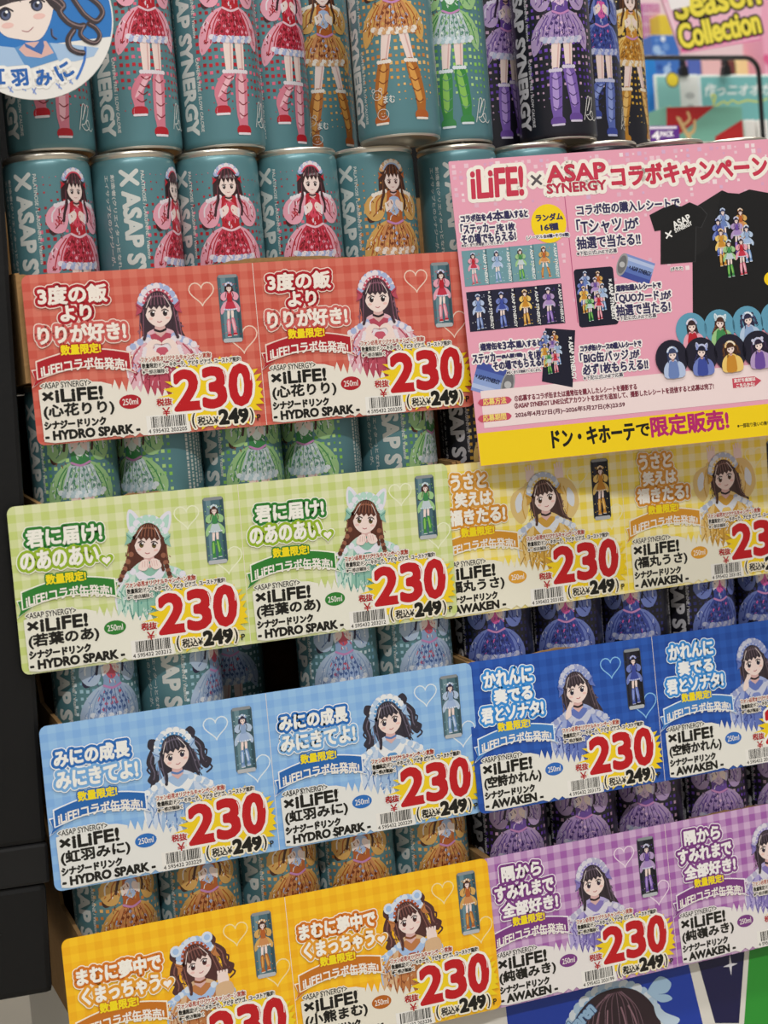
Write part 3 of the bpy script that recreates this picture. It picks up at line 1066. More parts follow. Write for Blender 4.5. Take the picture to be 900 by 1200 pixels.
    a.text('税抜', (71.6, -81, 80.8, -76.8), 'b01820', 25, bold=.35, outline=((.7, c['white']),))
    a.text('¥', (74.6, -87.0, 79.2, -82.2), 'b01820', 25, bold=.2, outline=((.6, c['white']),))
    add('price_before_tax', a)
    a = Art()
    a.text('(', (92, -96, 94, -87), K, 26, bold=.3, outline=((.9, 'f4ecd8'),))
    a.text('税込¥', (95.4, -94.6, 108, -89.4), K, 26, bold=.3, outline=((.9, 'f4ecd8'),))
    a.text('249', (109, -94.8, 126.4, -86.6), K, 26, bold=1.5, outline=((1.1, 'f4ecd8'),))
    a.text(')', (128, -96, 130, -87), K, 26, bold=.3, outline=((.9, 'f4ecd8'),))
    a.text('P', (132.2, -94.6, 134.4, -91), K, 26, bold=.2)
    add('price_with_tax', a)
    a = Art()
    rnd = random.Random(int(c['code']))
    x = 67.2
    while x < 88:
        w = rnd.choice((.3, .3, .55, .8))
        a.rect(x, -93.6, min(x + w, 88.2), -87, K, 25)
        x += w + rnd.choice((.28, .3, .5, .7))
    a.text('4 595432 ' + c['code'], (65.2, -96.6, 88.4, -94.3), K, 25, bold=.1)
    add('barcode', a)
    return out


def card(key, label, X, Y, Z, roll, lean, yaw):
    c = CARDS[key]
    m = upright(X, Y, Z, roll, lean, yaw)
    t = thing('price_card', label, 'price card', m)
    parts = cell_meshes(key)
    gm = gingham('gingham_' + key, c['bg'], c['bg2'], .0096)
    for k in (0, 1):
        pan = obj('card_panel', slab_mesh('card_panel', rrect(0 if k == 0 else .12, -CH, CW if k else CW - .12, 0, 4.5, 5, (1 - k, k, k, 1 - k)), -.5, 0, gm), t)
        pan.location = (k * CW * .001, 0, 0)
        for nm, me, lb in parts:
            q = obj(nm, me, pan)
            if lb:
                q['label'] = lb
    a = Art()
    a.stroke([(CW, -.2), (CW, -CH + .2)], .35, 'f0e6dc', 0, caps=False)
    obj('fold_line', a.mesh('card_fold'), t)
    return t
# ------------------------------------------------------------------ setting
H = 0.13338842                       # height of one layer of cans
ZTOP = -0.0672                       # lids of the uppermost tray
FLOOR = -0.86
fl = obj('floor', box_mesh('floor', -4, 6, -4, 5, FLOOR - .05, FLOOR, mat('vinyl_floor', 'a8a296', .35, 0, .5, noise=.12, nscale=6)))
fl['kind'] = 'structure'

wl = obj('wall_back', box_mesh('wall_back', -4, 6, 4.0, 4.1, FLOOR, 1.95, mat('shop_wall', 'd8d2c8', .7)))
wl['kind'] = 'structure'
ce = obj('ceiling', box_mesh('ceiling', -4, 6, -4, 4.1, 1.95, 2.0, mat('shop_ceiling', 'e4e0d8', .7)))
ce['kind'] = 'structure'

# black shelf-end panel at the display's left, leaning a little
PB = mat('black_plastic', '0d0d0e', .5, 0, .3, noise=.2, nscale=30, bump=.08, bscale=220)
PB2 = mat('black_plastic_ledge', '171718', .45, 0, .3, noise=.15, nscale=30)
PY = .006
LEAN = math.atan2(.0205, .427)
ZP = at(62, 1165, PY) + Vector((.0028, 0, 0))
t = thing('shelf_end_panel', 'tall matt black plastic shelf end panel beside the can display', 'shelf panel',
          Matrix.Translation(ZP) @ Matrix.Rotation(math.radians(1.9), 4, 'Y'))
ZL = at(40, 1030, PY).z - ZP.z
obj('upper_panel', box_mesh('upper_panel', -.40, -.0005, .001, .42, ZL + .02, 1.0, PB, .003), t)
obj('ledge', box_mesh('ledge', -.40, 0, 0, .42, ZL - .004, ZL + .02, PB2, .002), t)
obj('lower_panel', box_mesh('lower_panel', -.40, -.002, .002, .42, 0, ZL - .004, PB, .004), t)
o = obj('arrow_relief', slab_mesh('arrow_relief', [(-70, 0), (-44, 0), (-30, -13), (-44, -26), (-70, -26), (-58, -13)], 0, 1.2, PB2), t)
o.matrix_local = Matrix.Translation((-.0, .0025, ZL - .018)) @ Matrix(((1, 0, 0, 0), (0, 0, -1, 0), (0, 1, 0, 0), (0, 0, 0, 1)))
obj('added_shade_board', box_mesh('added_shade_board', -.02, .50, .30, .31, .36, 1.0, PB), t)  # added black sheet, stands in for the shade between the upper cans
for x in (-.37, -.22):
    for y in (.34, .40):
        obj('foot', box_mesh('foot', x - .012, x + .012, y - .012, y + .012, FLOOR - ZP.z + .012, .002, PB2), t)

# ------------------------------------------------------------------ trays of cans
CARD_BROWN = mat('corrugated_card', 'a27e52', .85, 0, .2, noise=.18, nscale=90, bump=.25, bscale=320)
FY = .0065                           # front of the tray's front panel
CY = .0365                           # axis of the front cans
DEPTH = .26


def tray(label, x0, x1, zb, h, seed, tear):
    """open cardboard tray: bottom, three walls and a low front with a torn upper edge"""
    rnd = random.Random(seed)
    t = thing('cardboard_tray', label, 'tray', Matrix.Translation(((x0 + x1) / 2, FY, zb)))
    w = (x1 - x0) / 2
    obj('bottom_panel', box_mesh('tray_bottom', -w, w, .0025, DEPTH, 0, .0025, CARD_BROWN), t)
    hb = H - .0015                     # the carton is cut down at the front only
    for a, b in ((-w, -w + .0025), (w - .0025, w)):
        pr = [(.0025, .0025), (DEPTH, .0025), (DEPTH, hb), (.105, hb), (.065, h + .004), (.0025, h)]
        vs = [(a, y, z) for y, z in pr] + [(b, y, z) for y, z in pr]
        n = len(pr)
        fs = [tuple(range(n))[::-1] if a < b else tuple(range(n)), tuple(range(n, 2 * n))] + [(i, (i + 1) % n, (i + 1) % n + n, i + n) for i in range(n)]
        obj('side_panel', mesh('tray_side', vs, fs, CARD_BROWN), t)
    obj('back_panel', box_mesh('tray_back', -w + .0025, w - .0025, DEPTH - .0025, DEPTH, .0025, hb, CARD_BROWN), t)
    n = 60
    top = []
    for k in range(n + 1):
        x = -w * 1000 + 2 * w * 1000 * k / n
        y = h * 1000 - 1.5 + rnd.uniform(-.5, .5)
        for c0, c1, up in tear:
            if c0 < x < c1:
                y += up * math.sin(math.pi * (x - c0) / (c1 - c0)) ** .5 + rnd.uniform(-.4, .4)
        top.append((x, y))
    outl = [(-w * 1000, 0), (w * 1000, 0)] + top[::-1]
    o = obj('front_panel', slab_mesh('tray_front', outl, -2.4, 0, CARD_BROWN), t)
    o.matrix_local = Matrix(((1, 0, 0, 0), (0, 0, -1, 0), (0, 1, 0, 0), (0, 0, 0, 1)))
    return t


def ztop(k):
    return ZTOP - (k - 1) * H


TH = .0635
LX0, LX1, RX1 = -.0020, .2655, .560
names = {1: ('red', 'pink campaign poster'), 2: ('pale green', 'pale yellow'), 3: ('light blue', 'dark blue'), 4: ('orange', 'purple gingham')}
tears = {(1, 0): ((-20, 75, 3.2),), (2, 0): ((-95, -50, 1.5),), (3, 0): ((-60, -20, 1),), (4, 0): (),
         (1, 1): (), (2, 1): (), (3, 1): ((-115, -62, 3.0),), (4, 1): ((-10, 80, 3.0),)}
for k in (1, 2, 3, 4):
    zb = ztop(k) - H + .0002
    for side, (x0, x1) in enumerate(((LX0, LX1), (LX1 + .001, RX1))):
        tray('brown cardboard tray of cans behind the %s%s' % (names[k][side], '' if (k, side) == (1, 1) else ' price card'),
             x0, x1, zb, TH + (0, 0, 0, .0025, .0068)[k] - (.001 if k == 4 and side else 0), k * 2 + side, tears[(k, side)])

ORD = ['first', 'second', 'third', 'fourth', 'fifth', 'sixth']
DESC = {'pink': 'teal can with girl in red-and-pink', 'orange': 'teal can with girl in orange-brown', 'green': 'teal can with girl in green',
        'sky': 'teal can with girl in pale blue', 'purple': 'black can with girl in lilac', 'navy': 'black can with girl in dark blue',
        'gold': 'black can with girl in gold'}
ZC = .0027                           # a can stands on the tray's bottom


def row(k, xs, designs, turns, where, ys=None):
    for i, (x, d, tn) in enumerate(zip(xs, designs, turns)):
        y = CY + (ys[i] if ys else 0)
        can(d, '%s, %s %s' % (DESC[d], ORD[i], where), x, y, ztop(k) - H + ZC, tn, 'cans in the %s tray' % where.split(' behind ')[-1])


xs = [.0269, .0792, .1315, .1838, .2362]
row(1, xs, ['pink', 'pink', 'pink', 'pink', 'orange'], [36, 64, 14, 20, 26], 'from the black panel behind red card')
row(2, xs, ['green'] * 5, [8, -36, 24, -20, 64], 'from the black panel behind green card')
row(3, [.0269, .0792, .124, .1838, .2362], ['sky'] * 5, [22, 58, 10, 10, 26], 'from the black panel behind light blue card', [0, 0, .058, 0, 0])
row(4, xs, ['orange'] * 5, [20, 14, 28, 10, 28], 'from the black panel behind orange card')
xr = [.2955, .3485, .4015, .4545, .5075]
row(1, xr, ['sky', 'sky', 'navy', 'navy', 'gold'], [62, 30, 10, 20, 10], 'in the tray behind pink poster')
row(2, xr[:1], ['gold'], [38], 'beside the green card behind yellow card')
row(3, xr, ['navy'] * 5, [4, 4, 0, 38, 8], 'in the tray behind dark blue card')
row(4, xr, ['purple'] * 5, [14, 8, 0, 14, 20], 'in the tray behind purple card')

# loose cans standing on the lids of the top tray
for d, x, y, tn, lb, tl in (
        ('pink', .0315, CY, 14, 'teal can with a girl in red, standing behind the round blue badge', (0, 0)),
        ('pink', .0850, CY, 27, 'teal can with a girl in red, upper layer, right next to the round badge', (0, 0)),
        ('pink', .1383, CY, 25, 'teal can with a girl in red, upper layer, in front of two set-back cans', (0, 0)),
        ('pink', .1810, .0700, 42, 'set-back teal can with a girl in red, just behind another red-girl can', (0, 0)),
        ('orange', .2245, .1012, 22, 'half-hidden teal can with an orange-dressed girl, rearmost in the gap', (0, 0)),
        ('orange', .2460, .0110, 4, 'teal can with an orange-dressed girl, pulled forward over the lids', (0, 0)),
        ('green', .2945, CY, 10, 'teal can with a girl in green beside the black cans', (0, 0)),
        ('purple', .3440, .0825, 40, 'set-back black can showing only its white lettering, next to the green-girl can', (0, 0)),
        ('purple', .3710, CY - .002, 16, 'black can with a girl in lilac above the pink poster', (0, 0)),
        ('navy', .4125, .0690, 36, 'black can with a girl in dark blue, behind the lilac-girl can', (0, 0)),
        ('gold', .4537, .1040, 44, 'black can with a girl in gold, rearmost above the pink poster', (0, 0))):
    can(d, lb, x, y, ZTOP + .0005, tn, 'loose cans standing on the top tray', tl)

# ------------------------------------------------------------------ price cards
card('yellow', 'long pale yellow price card, two panels, with a gold-dressed girl raising both hands', .2438, .0018, -2 * H - .0050, .20, -1.2, .1)
card('dblue', 'long dark blue price card, two panels, with a girl touching her cheek', .2577, .0022, -3 * H + .0007, -.35, 3.0, 0)
card('purple', 'long purple gingham price card, two panels, with a long-haired girl', .2574, .0022, -4 * H + .0053, -.26, 2.83, .05)
card('red', 'long red gingham price card, two panels, with a girl making a hand heart', 0, .0008, -H - .0056, .25, -.6, -.93)
card('green', 'long pale green price card, two panels, with a girl in cat ears', -.0210, .0010, -2 * H - .0036, .03, -1.2, -.3)
card('lblue', 'long light blue price card, two panels, with a twin-tailed girl', -.0151, .0010, -3 * H + .0009, .06, .01, -.2)
card('orange', 'long orange price card, two panels, with a twin-tailed girl in bear ears', -.0144, .0012, -4 * H + .0073, -.22, 3.22, -.1)
# ------------------------------------------------------------------ pink campaign poster
PM = upright(.27133, -.0036, -.08154, .788, 3.05, -10.7)
PS = Surface(PM)
PW, PH = 305.0, 192.5
post = thing('campaign_poster', 'pink campaign poster with yellow bottom strip, T-shirts and round badges', 'poster', PM)
obj('poster_board', slab_mesh('poster_board', rrect(0, -PH, PW, 0, 1), -.6, 0, mat('poster_pink', 'e8a2b8', .4, 0, .4)), post)
mmp = PS.mm
NAVY, PINK, WHT = '2e2a55', 'b8345a', 'f4eeec'


def tp(a, s, x0, y0, x1, y1, h, col, z, bold=.3, outline=(), shear=0.0, rot=0.0):
    """text on the poster: line centre from pixel (x0, y0) to (x1, y1), h pixels high"""
    p, q = mmp(x0, y0), mmp(x1, y1)
    hh = abs(mmp(x0, y0 - h / 2)[1] - mmp(x0, y0 + h / 2)[1])
    r = math.degrees(math.atan2(q[1] - p[1], q[0] - p[0])) if rot is None else 0
    cy = (p[1] + q[1]) / 2
    return a.text(s, (p[0], cy - hh / 2, q[0], cy + hh / 2), col, z, bold, outline, shear, r)


# squares scattered over the pink
a = Art()
rnd = random.Random(11)
for i in range(74):
    for j in range(42):
        x, y = 3 + i * 4.1, -3.5 - j * 3.6
        f = max(0, 1 - (-y) / 34) * .75 + max(0, 1 - abs(-y - 60) / 60) * .10
        if rnd.random() < f and y > -150:
            sz = rnd.uniform(1.2, 3.0)
            a.rect(x - sz / 2, y - sz / 2, x + sz / 2, y + sz / 2, rnd.choice(('f2dde2', 'ecc4d2', 'dda4c4', 'efc8d4', 'd9b0d0', 'e4b4c8')), 0)
x = mmp(669, 300)[0]
a.rect(x - .25, -108, x + .25, -26, 'b8507c', 1)
obj('square_pattern', a.mesh('poster_squares'), post)['kind'] = 'stuff'

# title
a = Art()
o1 = ((2.4, 'f3ece2'),)
tp(a, 'iLiFE!', 553, 219, 612, 209, 33, 'c8354e', 3, 1.5, o1, .05)
tp(a, '×', 622, 212, 635, 210, 13, '5a5458', 3, .2, ((2.2, 'f3ece2'),))
tp(a, 'ASAP', 641, 205, 709, 199, 19, 'c8354e', 3, 1.2, o1)
tp(a, 'SYNERGY', 641, 222, 710, 216, 11, 'b8304a', 3, .7, o1)
tp(a, 'コラボキャンペーン', 717, 208, 898, 194, 24, 'c8354e', 3, 1.4, o1)
obj('title', a.mesh('poster_title'), post)

# texts
a = Art()
ow = ((.9, WHT),)
for ln in (('コラボ缶を', 540, 257, 569, 254, 8), ('4本', 570, 254, 590, 252, 12), ('購入すると', 591, 252, 618, 250, 9), ('「ステッカー」', 540, 269, 583, 266, 12), ('を1枚', 584, 267, 603, 265, 9), ('その場でもらえる!', 541, 281, 604, 276, 11),
           ('コラボ缶の購入レシートで', 676, 246, 796, 238, 12), ('「Tシャツ」', 676, 266, 734, 262, 17), ('が', 735, 262, 748, 261, 12), ('抽選で当たる!!', 676, 285, 750, 280, 14),
           ('通常缶購入レシートで', 722, 338, 774, 334, 7), ('「QUOカード」', 722, 350, 776, 346, 12), ('が', 777, 346, 786, 345, 9), ('抽選で当たる!', 722, 364, 785, 359, 13),
           ('通常缶を', 563, 407, 588, 405, 8), ('3本', 589, 405, 604, 403, 11), ('購入すると', 605, 404, 634, 401, 8), ('ステッカー', 554, 421, 587, 418, 11), ('(8人版1種)', 588, 418, 612, 416, 5), ('」を1枚', 613, 417, 634, 415, 10), ('その場でもらえる!', 578, 429, 636, 424, 10),
           ('コラボ缶1ケースの購入レシートで', 680, 408, 751, 403, 7), ('「BIG缶バッジ」', 680, 420, 740, 415, 12), ('が', 741, 415, 749, 414, 9), ('必ず1枚もらえる!!', 683, 433, 759, 427, 12)):
    tp(a, ln[0], *ln[1:6], NAVY, 6, .55, ow)
for ln in (('※なくなり次第終了いたします。', 541, 287, 590, 285, 3.5), ('※下記公式LINEで応募', 676, 297, 723, 294, 5), ('※下記公式LINEで応募', 723, 373, 769, 370, 5), ('※なくなり次第終了いたします。', 594, 437, 634, 433, 3.5), ('※下記公式LINEで応募', 684, 443, 730, 439, 5)):
    tp(a, ln[0], *ln[1:6], '3a3450', 6, .12, ((.5, WHT),))
obj('offer_texts', a.mesh('poster_texts'), post)

# yellow spot
a = Art()
cx, cy = mmp(643, 262)
a.disc(cx, cy, 11.6, 'f6d414', 4, 12.4, 28)
tp(a, 'ランダム', 628, 256, 659, 253, 8, NAVY, 5, .5)
tp(a, '16種', 634, 267, 654, 265, 8, NAVY, 5, .5)
tp(a, '(ノーマル全8種+キラ8種)', 617, 279, 667, 275, 5, NAVY, 5, .2, ((.5, WHT),))
obj('yellow_spot', a.mesh('poster_spot'), post)


def mini_sheet(a, x0, y0, x1, y1, design, z):
    teal = design in ('pink', 'sky', 'green', 'orange')
    a.rect(x0, y0, x1, y1, '6f9aa4' if teal else '1c1c34', z)
    h = y1 - y0
    rnd = random.Random(3)
    for k in range(24):
        xx, yy = rnd.uniform(x0, x1 - 1), rnd.uniform(y0, y1 - 1)
        a.rect(xx, yy, xx + .45, yy + .45, PAL[design]['D'][k % 3], z + 1)
    figure(a, PAL[design], x0 + (x1 - x0) * .43, y0 - h * .03, h / 126, z + 2, 2 if design != 'orange' else 1, 2, 0)
    a.text('× ASAP SYNERGY', (x1 - 2.5, y0 + .6, x1 - .6, y1 - .6), 'f0f0ee', z + 2, .12, down=True)


# sticker sheets, two rows of four
for j, (des, ya, yb, slope) in enumerate(((('pink', 'sky', 'green', 'orange'), 293, 336, 2.6), (('silver', 'navy', 'gold', 'purple'), 341, 385, 2.6))):
    for i, d in enumerate(des):
        a = Art()
        xa = (545 + 27.6 * i, 551 + 27.4 * i)[j]
        p0 = mmp(xa, yb - i * slope + (0, 4)[j])
        p1 = mmp(xa + 24.5, ya - i * slope - 1)
        mini_sheet(a, p0[0], p0[1], p1[0], p1[1], d, 4)
        obj('sticker_picture', a.mesh('poster_sticker'), post)


def crowd(a, x0, y0, x1, y1, z, n=8):
    """eight small drawn girls grouped together"""
    ds = ('silver', 'orange', 'navy', 'purple', 'gold', 'sky', 'green', 'pink')
    pos = ((.3, .60), (.72, .57), (.16, .42), (.60, .42), (.2, .22), (.82, .25), (.36, .0), (.66, .02))
    w, h = x1 - x0, y1 - y0
    for k in range(8):
        figure(a, PAL[ds[k]], x0 + pos[k][0] * w, y0 + pos[k][1] * h * .74, h * .56 / 120, z + k * 2, 2, 2, 0)


# gift card, big sticker
a = Art()
p0, p1 = mmp(679, 384), mmp(718, 312)
a.poly(rrect(p0[0], p0[1], p1[0], p1[1], 2), '15152a', 4)
crowd(a, p0[0] + 1, p0[1] + 2, p1[0] - 5, p1[1] - 2, 6)
a.text('× ASAP SYNERGY', (p1[0] - 4, p0[1] + 3, p1[0] - 1.4, p1[1] - 8), 'f0f0ee', 6, .3, down=True)
obj('gift_card_picture', a.mesh('poster_giftcard'), post)
a = Art()
q = [mmp(x, y) for x, y in ((635, 447), (639, 384.5), (674, 387), (671, 454))]
a.poly(q, '15152a', 4)
crowd(a, q[0][0] + 1, q[0][1] + 3, q[0][0] + 15, q[1][1] - 2, 6)
a.text('× ASAP SYNERGY', (q[2][0] - 5.4, q[3][1] + 5, q[2][0] - 2.6, q[2][1] - 4), 'f0f0ee', 30, .3, down=True)
obj('large_sticker_picture', a.mesh('poster_bigsticker'), post)


# blue cans lying aslant
def slant_can(px0, py0, px1, py1, w, z):
    a = Art()
    p, q = Vector(mmp(px0, py0)), Vector(mmp(px1, py1))
    d = (q - p).normalized()
    n = Vector((-d.y, d.x))
    L = (q - p).length
    for c0, c1, col in ((-1, -.5, '3f4f9c'), (-.5, 0, '5a72b8'), (0, .5, '8ea4d6'), (.5, .8, 'b4c2e4'), (.8, 1, '7e92cc')):
        a.poly([tuple(p + n * w * c0), tuple(p + n * w * c1), tuple(q + n * w * c1), tuple(q + n * w * c0)], col, z)
    e = [tuple(p + n * (w * math.sin(t)) - d * (w * .45 * math.cos(t))) for t in [math.tau * k / 20 for k in range(20)]]
    a.poly(e, '9a9a9c', z + 1)
    e = [tuple(p + n * (w * .8 * math.sin(t)) - d * (w * .36 * math.cos(t))) for t in [math.tau * k / 20 for k in range(20)]]
    a.poly(e, '6d6d70', z + 2)
    a.disc(p.x, p.y, w * .25, 'b8b8ba', z + 3)
    m = (p + q) / 2 + d * (L * .1)
    an = math.degrees(math.atan2(d.y, d.x))
    if an > 90 or an < -90:
        an += 180
    a.text('× ASAP SYNERGY', (m.x - L * .36, m.y - 1.3, m.x + L * .36, m.y + 1.3), '1c2448', z + 3, .25, rot=an)
    return a


obj('blue_can_picture', slant_can(729, 310, 764, 322, 7.6, 1).mesh('poster_can'), post)
obj('blue_can_picture', slant_can(595, 451, 556, 440, 9.5, 1).mesh('poster_can'), post)

# T-shirts
a = Art()
BLK = '141314'
sh = [(812, 395), (811, 245), (830, 235), (846, 223), (853, 226), (866, 227), (878, 222), (900, 226), (930, 232), (960, 240), (960, 380)]
a.poly([mmp(*q) for q in sh], BLK, 4)
a.poly([mmp(*q) for q in ((811, 245), (846, 223), (830, 290), (815, 300))], '1b1a1b', 5)
p0, p1 = mmp(840, 330), mmp(880, 242)
crowd(a, p0[0], p0[1], p1[0], p1[1], 7)
obj('tshirt_back_picture', a.mesh('poster_shirt_back'), post)
a = Art()
sh = [(774, 310), (774, 270), (767, 271), (761, 252), (778, 243), (790, 239), (798, 242), (808, 237), (822, 243), (829, 251), (822, 267), (816, 266), (815, 307)]
a.poly([mmp(*q) for q in sh], '3a393b', 6)
a.poly([mmp(450 + (x - 450) if x < 800 else x - .7, y + (.5 if y < 260 else -.5)) for x, y in sh], BLK, 7)
a.stroke([mmp(780, 273), mmp(787, 277)], 1.0, 'f0efec', 8)
a.stroke([mmp(786, 271), mmp(781, 279)], 1.0, 'f0efec', 8)
tp(a, 'ASAP', 788, 265, 809, 254, 8, 'f0efec', 8, .4, rot=None)
tp(a, 'SYNERGY', 790, 271, 811, 261, 4.5, 'f0efec', 8, .25, rot=None)
tp(a, '(オモテ)', 786, 316, 800, 314, 4, '2a2430', 8, .15, ((.4, WHT),))
obj('tshirt_front_picture', a.mesh('poster_shirt_front'), post)
a = Art()
p = mmp(903, 327)
a.disc(p[0], p[1], 4.6, 'f4cc14', 8, None, 20)
obj('yellow_dot', a.mesh('poster_dot'), post)

# round badges
for i, (d, x, y) in enumerate((('pink', 810, 387), ('green', 843, 383), ('sky', 876, 379), ('orange', 909, 374), ('silver', 787, 420), ('navy', 821, 417), ('gold', 855, 413), ('purple', 888, 409))):
    a = Art()
    p = mmp(x, y)
    z = 14 if i < 4 else 34
    r = 10.6 if i < 4 else 11.2
    a.disc(p[0], p[1], r, '5f9cb8' if i < 4 else '1c1a2c', z, r * 1.07, 26)
    bust(a, PAL[d], p[0] + .4, p[1] + 2.2, .34, z + 1, ('straight', 'braid', 'twin', 'twin')[i % 4], (0, -8, 8, 10)[i % 4], ('frill', 'cat', 'frill', 'bear')[i % 4], '', 2, 0)
    # trim of the picture to the badge's lower rim
    obj('badge_picture', a.mesh('poster_badge'), post)

# pale box with the rules
a = Art()
yt = mmp(556, 459)[1]
yb = mmp(556, 503)[1]
a.rect(5, yb, PW - 3, yt, 'f0dcdc', 3)
for s, y in (('応募方法', 471), ('応募期間', 490)):
    p0, p1 = mmp(560.5, y + 7), mmp(599, y - 8)
    a.poly(rrect(p0[0], p0[1] + .8, p1[0], p1[1] - .6, 3.2), 'c84a64', 5)
    tp(a, s, 566, y, 593, y - 2, 8, 'f6e07c', 6, .2)
tp(a, '①応募するコラボ缶または通常缶を購入したレシートを撮影する', 603, 467, 746, 453, 7, '7c3040', 5, .3)
tp(a, '②ASAP SYNERGY LINE公式アカウントを友だち追加して、撮影したレシートを送信すると応募は完了!', 603, 477, 836, 451, 7, '7c3040', 5, .3)
tp(a, '2026年4月27日(月)~2026年5月27日(水)23:59', 604, 488, 732, 473, 7, '6a2c3c', 5, .25)
p0, p1 = mmp(859, 455), mmp(884, 441)
a.poly([p0, (p1[0], p0[1]), (p1[0] + 4.5, (p0[1] + p1[1]) / 2), p1, (p0[0], p1[1])], 'c8485c', 5)
tp(a, '友だち追加は', 860, 446, 885, 444, 4.5, 'f4ece8', 6, .25)
tp(a, 'こちらから!', 863, 452, 884, 450, 4.5, 'f4ece8', 6, .25)
obj('rules_box', a.mesh('poster_rules'), post)

# yellow strip
a = Art()
yt = mmp(560, 508)[1]
a.rect(.2, -PH + .2, PW - .2, yt, 'f2d012', 4)
tp(a, 'ドン・キホーテ', 647, 515, 743, 505, 20, '16140c', 5, .9)
tp(a, 'で', 746, 505, 761, 503, 14, '16140c', 5, .7)
tp(a, '限定販売!', 763, 501, 853, 491, 23, 'b8246c', 5, 1.0)
tp(a, '※一部取り扱いの無い店舗がございます', 864, 499, 935, 492, 5, '3a340c', 5, .15)
obj('yellow_strip', a.mesh('poster_strip'), post)

# ------------------------------------------------------------------ round badge sign at the top
BS = Surface(upright(*at(38, 22, -.022), 4.0, 0, -14))
bp = BS.mm
badge = thing('round_badge_sign', 'round glossy sign with a close-up drawn girl on bright blue', 'sign', BS.m)
BR = 44.5
obj('badge_board', slab_mesh('badge_board', ell(0, 0, BR, BR, 64), -1.2, 0, mat('badge_white', 'eceae6', .3, 0, .5)), badge)
obj('foam_spacer', slab_mesh('foam_spacer', rrect(-14, -16, 6, 4, 3), -28, -1.2, mat('foam_white', 'dcd8d0', .8)), badge)
a = Art()


def bpoly(pts, col, z, smooth=False, n=4):
    q = [bp(*p) for p in pts]
    a.poly(spline(q, n) if smooth else q, col, z)


up = ell(0, 0, BR - .8, BR - .8, 72)
blue = [q for q in up if q[1] > -17] 
blue.sort(key=lambda q: math.atan2(q[1] + 17, q[0]))
a.poly(blue, '2b78c4', 0)
bpoly(((-20, 52), (0, 54), (18, 56), (30, 76), (8, 78), (-20, 74)), 'a8c4e4', 1)
bpoly(((55, 50), (70, 51), (100, 54), (116, 56), (110, 66), (88, 72), (70, 72), (60, 62)), 'a8c4e4', 1)
bpoly(((17, 56), (28, 52), (58, 50), (66, 64), (68, 70), (36, 80), (30, 78)), '5d94cc', 2)
bpoly(((22, 58), (30, 50), (54, 48), (63, 62), (48, 68), (30, 66)), 'e0b4ac', 3)
bpoly(((28, 50), (40, 56), (50, 44), (52, 54), (49, 64), (40, 60), (30, 55)), '3f6fb4', 4)
bpoly(((-14, 2), (-4, 30), (6, 42), (22, 46), (40, 48), (50, 43), (58, 28), (62, 12), (64, -8), (40, -30), (0, -30)), 'f1e2da', 5, True)
bpoly(((-30, -25), (-20, 4), (-10, 4), (0, 8), (14, 3), (30, 0), (50, -4), (58, 6), (66, 14), (70, 10), (72, -6), (70, -40), (20, -62), (-20, -55)), '3a3034', 6)
for x in (-4, 10, 24, 38):
    a.line([bp(x - 6, -30), bp(x - 4, -14), bp(x, 2)], .6, '5a4c50', 7)
for ex, ey, k in ((6, 17, 1), (43, 6, 1)):
    q = bp(ex, ey)
    a.disc(q[0], q[1], 3.3, '2a2c40', 7, 3.4, 18)
    a.disc(q[0] + .2, q[1] - .5, 2.4, '5a6484', 8, 2.4, 16)
    a.disc(q[0], q[1], 1.2, '1a1c2c', 9, 1.4, 12)
    a.disc(q[0] + 1.0, q[1] + 1.2, .8, 'ffffff', 10, None, 10)
    a.line([bp(ex - 8, ey - 3), bp(ex, ey - 8), bp(ex + 9, ey - 4)], .9, '2a2228', 9)
    q = bp(ex + 3, ey + 13)
    a.disc(q[0], q[1], 3.4, 'eec4bc', 6, 1.6, 16)
a.line([bp(26, 36), bp(33, 37), bp(39, 32)], .45, 'a8606a', 7)
# dark curls hanging at the right of the face
for pts, w in ((((62, -6), (74, 6), (70, 14), (80, 26), (92, 31), (98, 30)), 3.4), (((84, -4), (92, 8), (100, 18), (112, 25), (120, 16), (116, 6), (104, -4)), 3.0), (((98, 30), (94, 40), (102, 48), (112, 50), (117, 42), (112, 33), (104, 28)), 2.6), (((86, 36), (80, 46), (82, 56), (90, 61), (97, 62)), 3.2), (((72, 10), (66, 4), (60, 0)), 2.2), (((60, 34), (61, 42), (66, 46)), .7)):
    a.line([bp(*q) for q in pts], w, '3e3438', 11, 5)
    a.line([bp(q[0] + 1.5, q[1] - .5) for q in pts], w * .25, '8a7474', 12, 5)
a.line([bp(100, 56), (bp(99, 70)), bp(94, 84), bp(90, 92)], 1.4, '3f78cc', 3, 5)
for x, y, dx in ((10, 108, 5), (24, 106, 6), (38, 110, 4), (66, 104, 6), (80, 98, 5)):
    a.stroke([bp(x, y - 6), bp(x + dx, y)], .8, '8ea8dc', 3)
    a.stroke([bp(x + 4, y - 7), bp(x + dx - 3, y - 1)], .6, '7c8cc8', 3)
obj('portrait_print', a.mesh('badge_portrait'), badge)
a = Art()
for s, x, y, rt, sz in (('虹', -4, 89, -6, 8.6), ('羽', 23, 91, -2, 8.6), ('み', 51, 91, 6, 8.4), ('に', 75, 83, 24, 8.4)):
    q = bp(x, y)
    a.text(s, (q[0] - sz / 2, q[1] - sz / 2, q[0] + sz / 2, q[1] + sz / 2), '2a66b4', 5, .9, ((1.8, 'f2f0ec'),), rot=rt)
obj('name_lettering', a.mesh('badge_name'), badge)

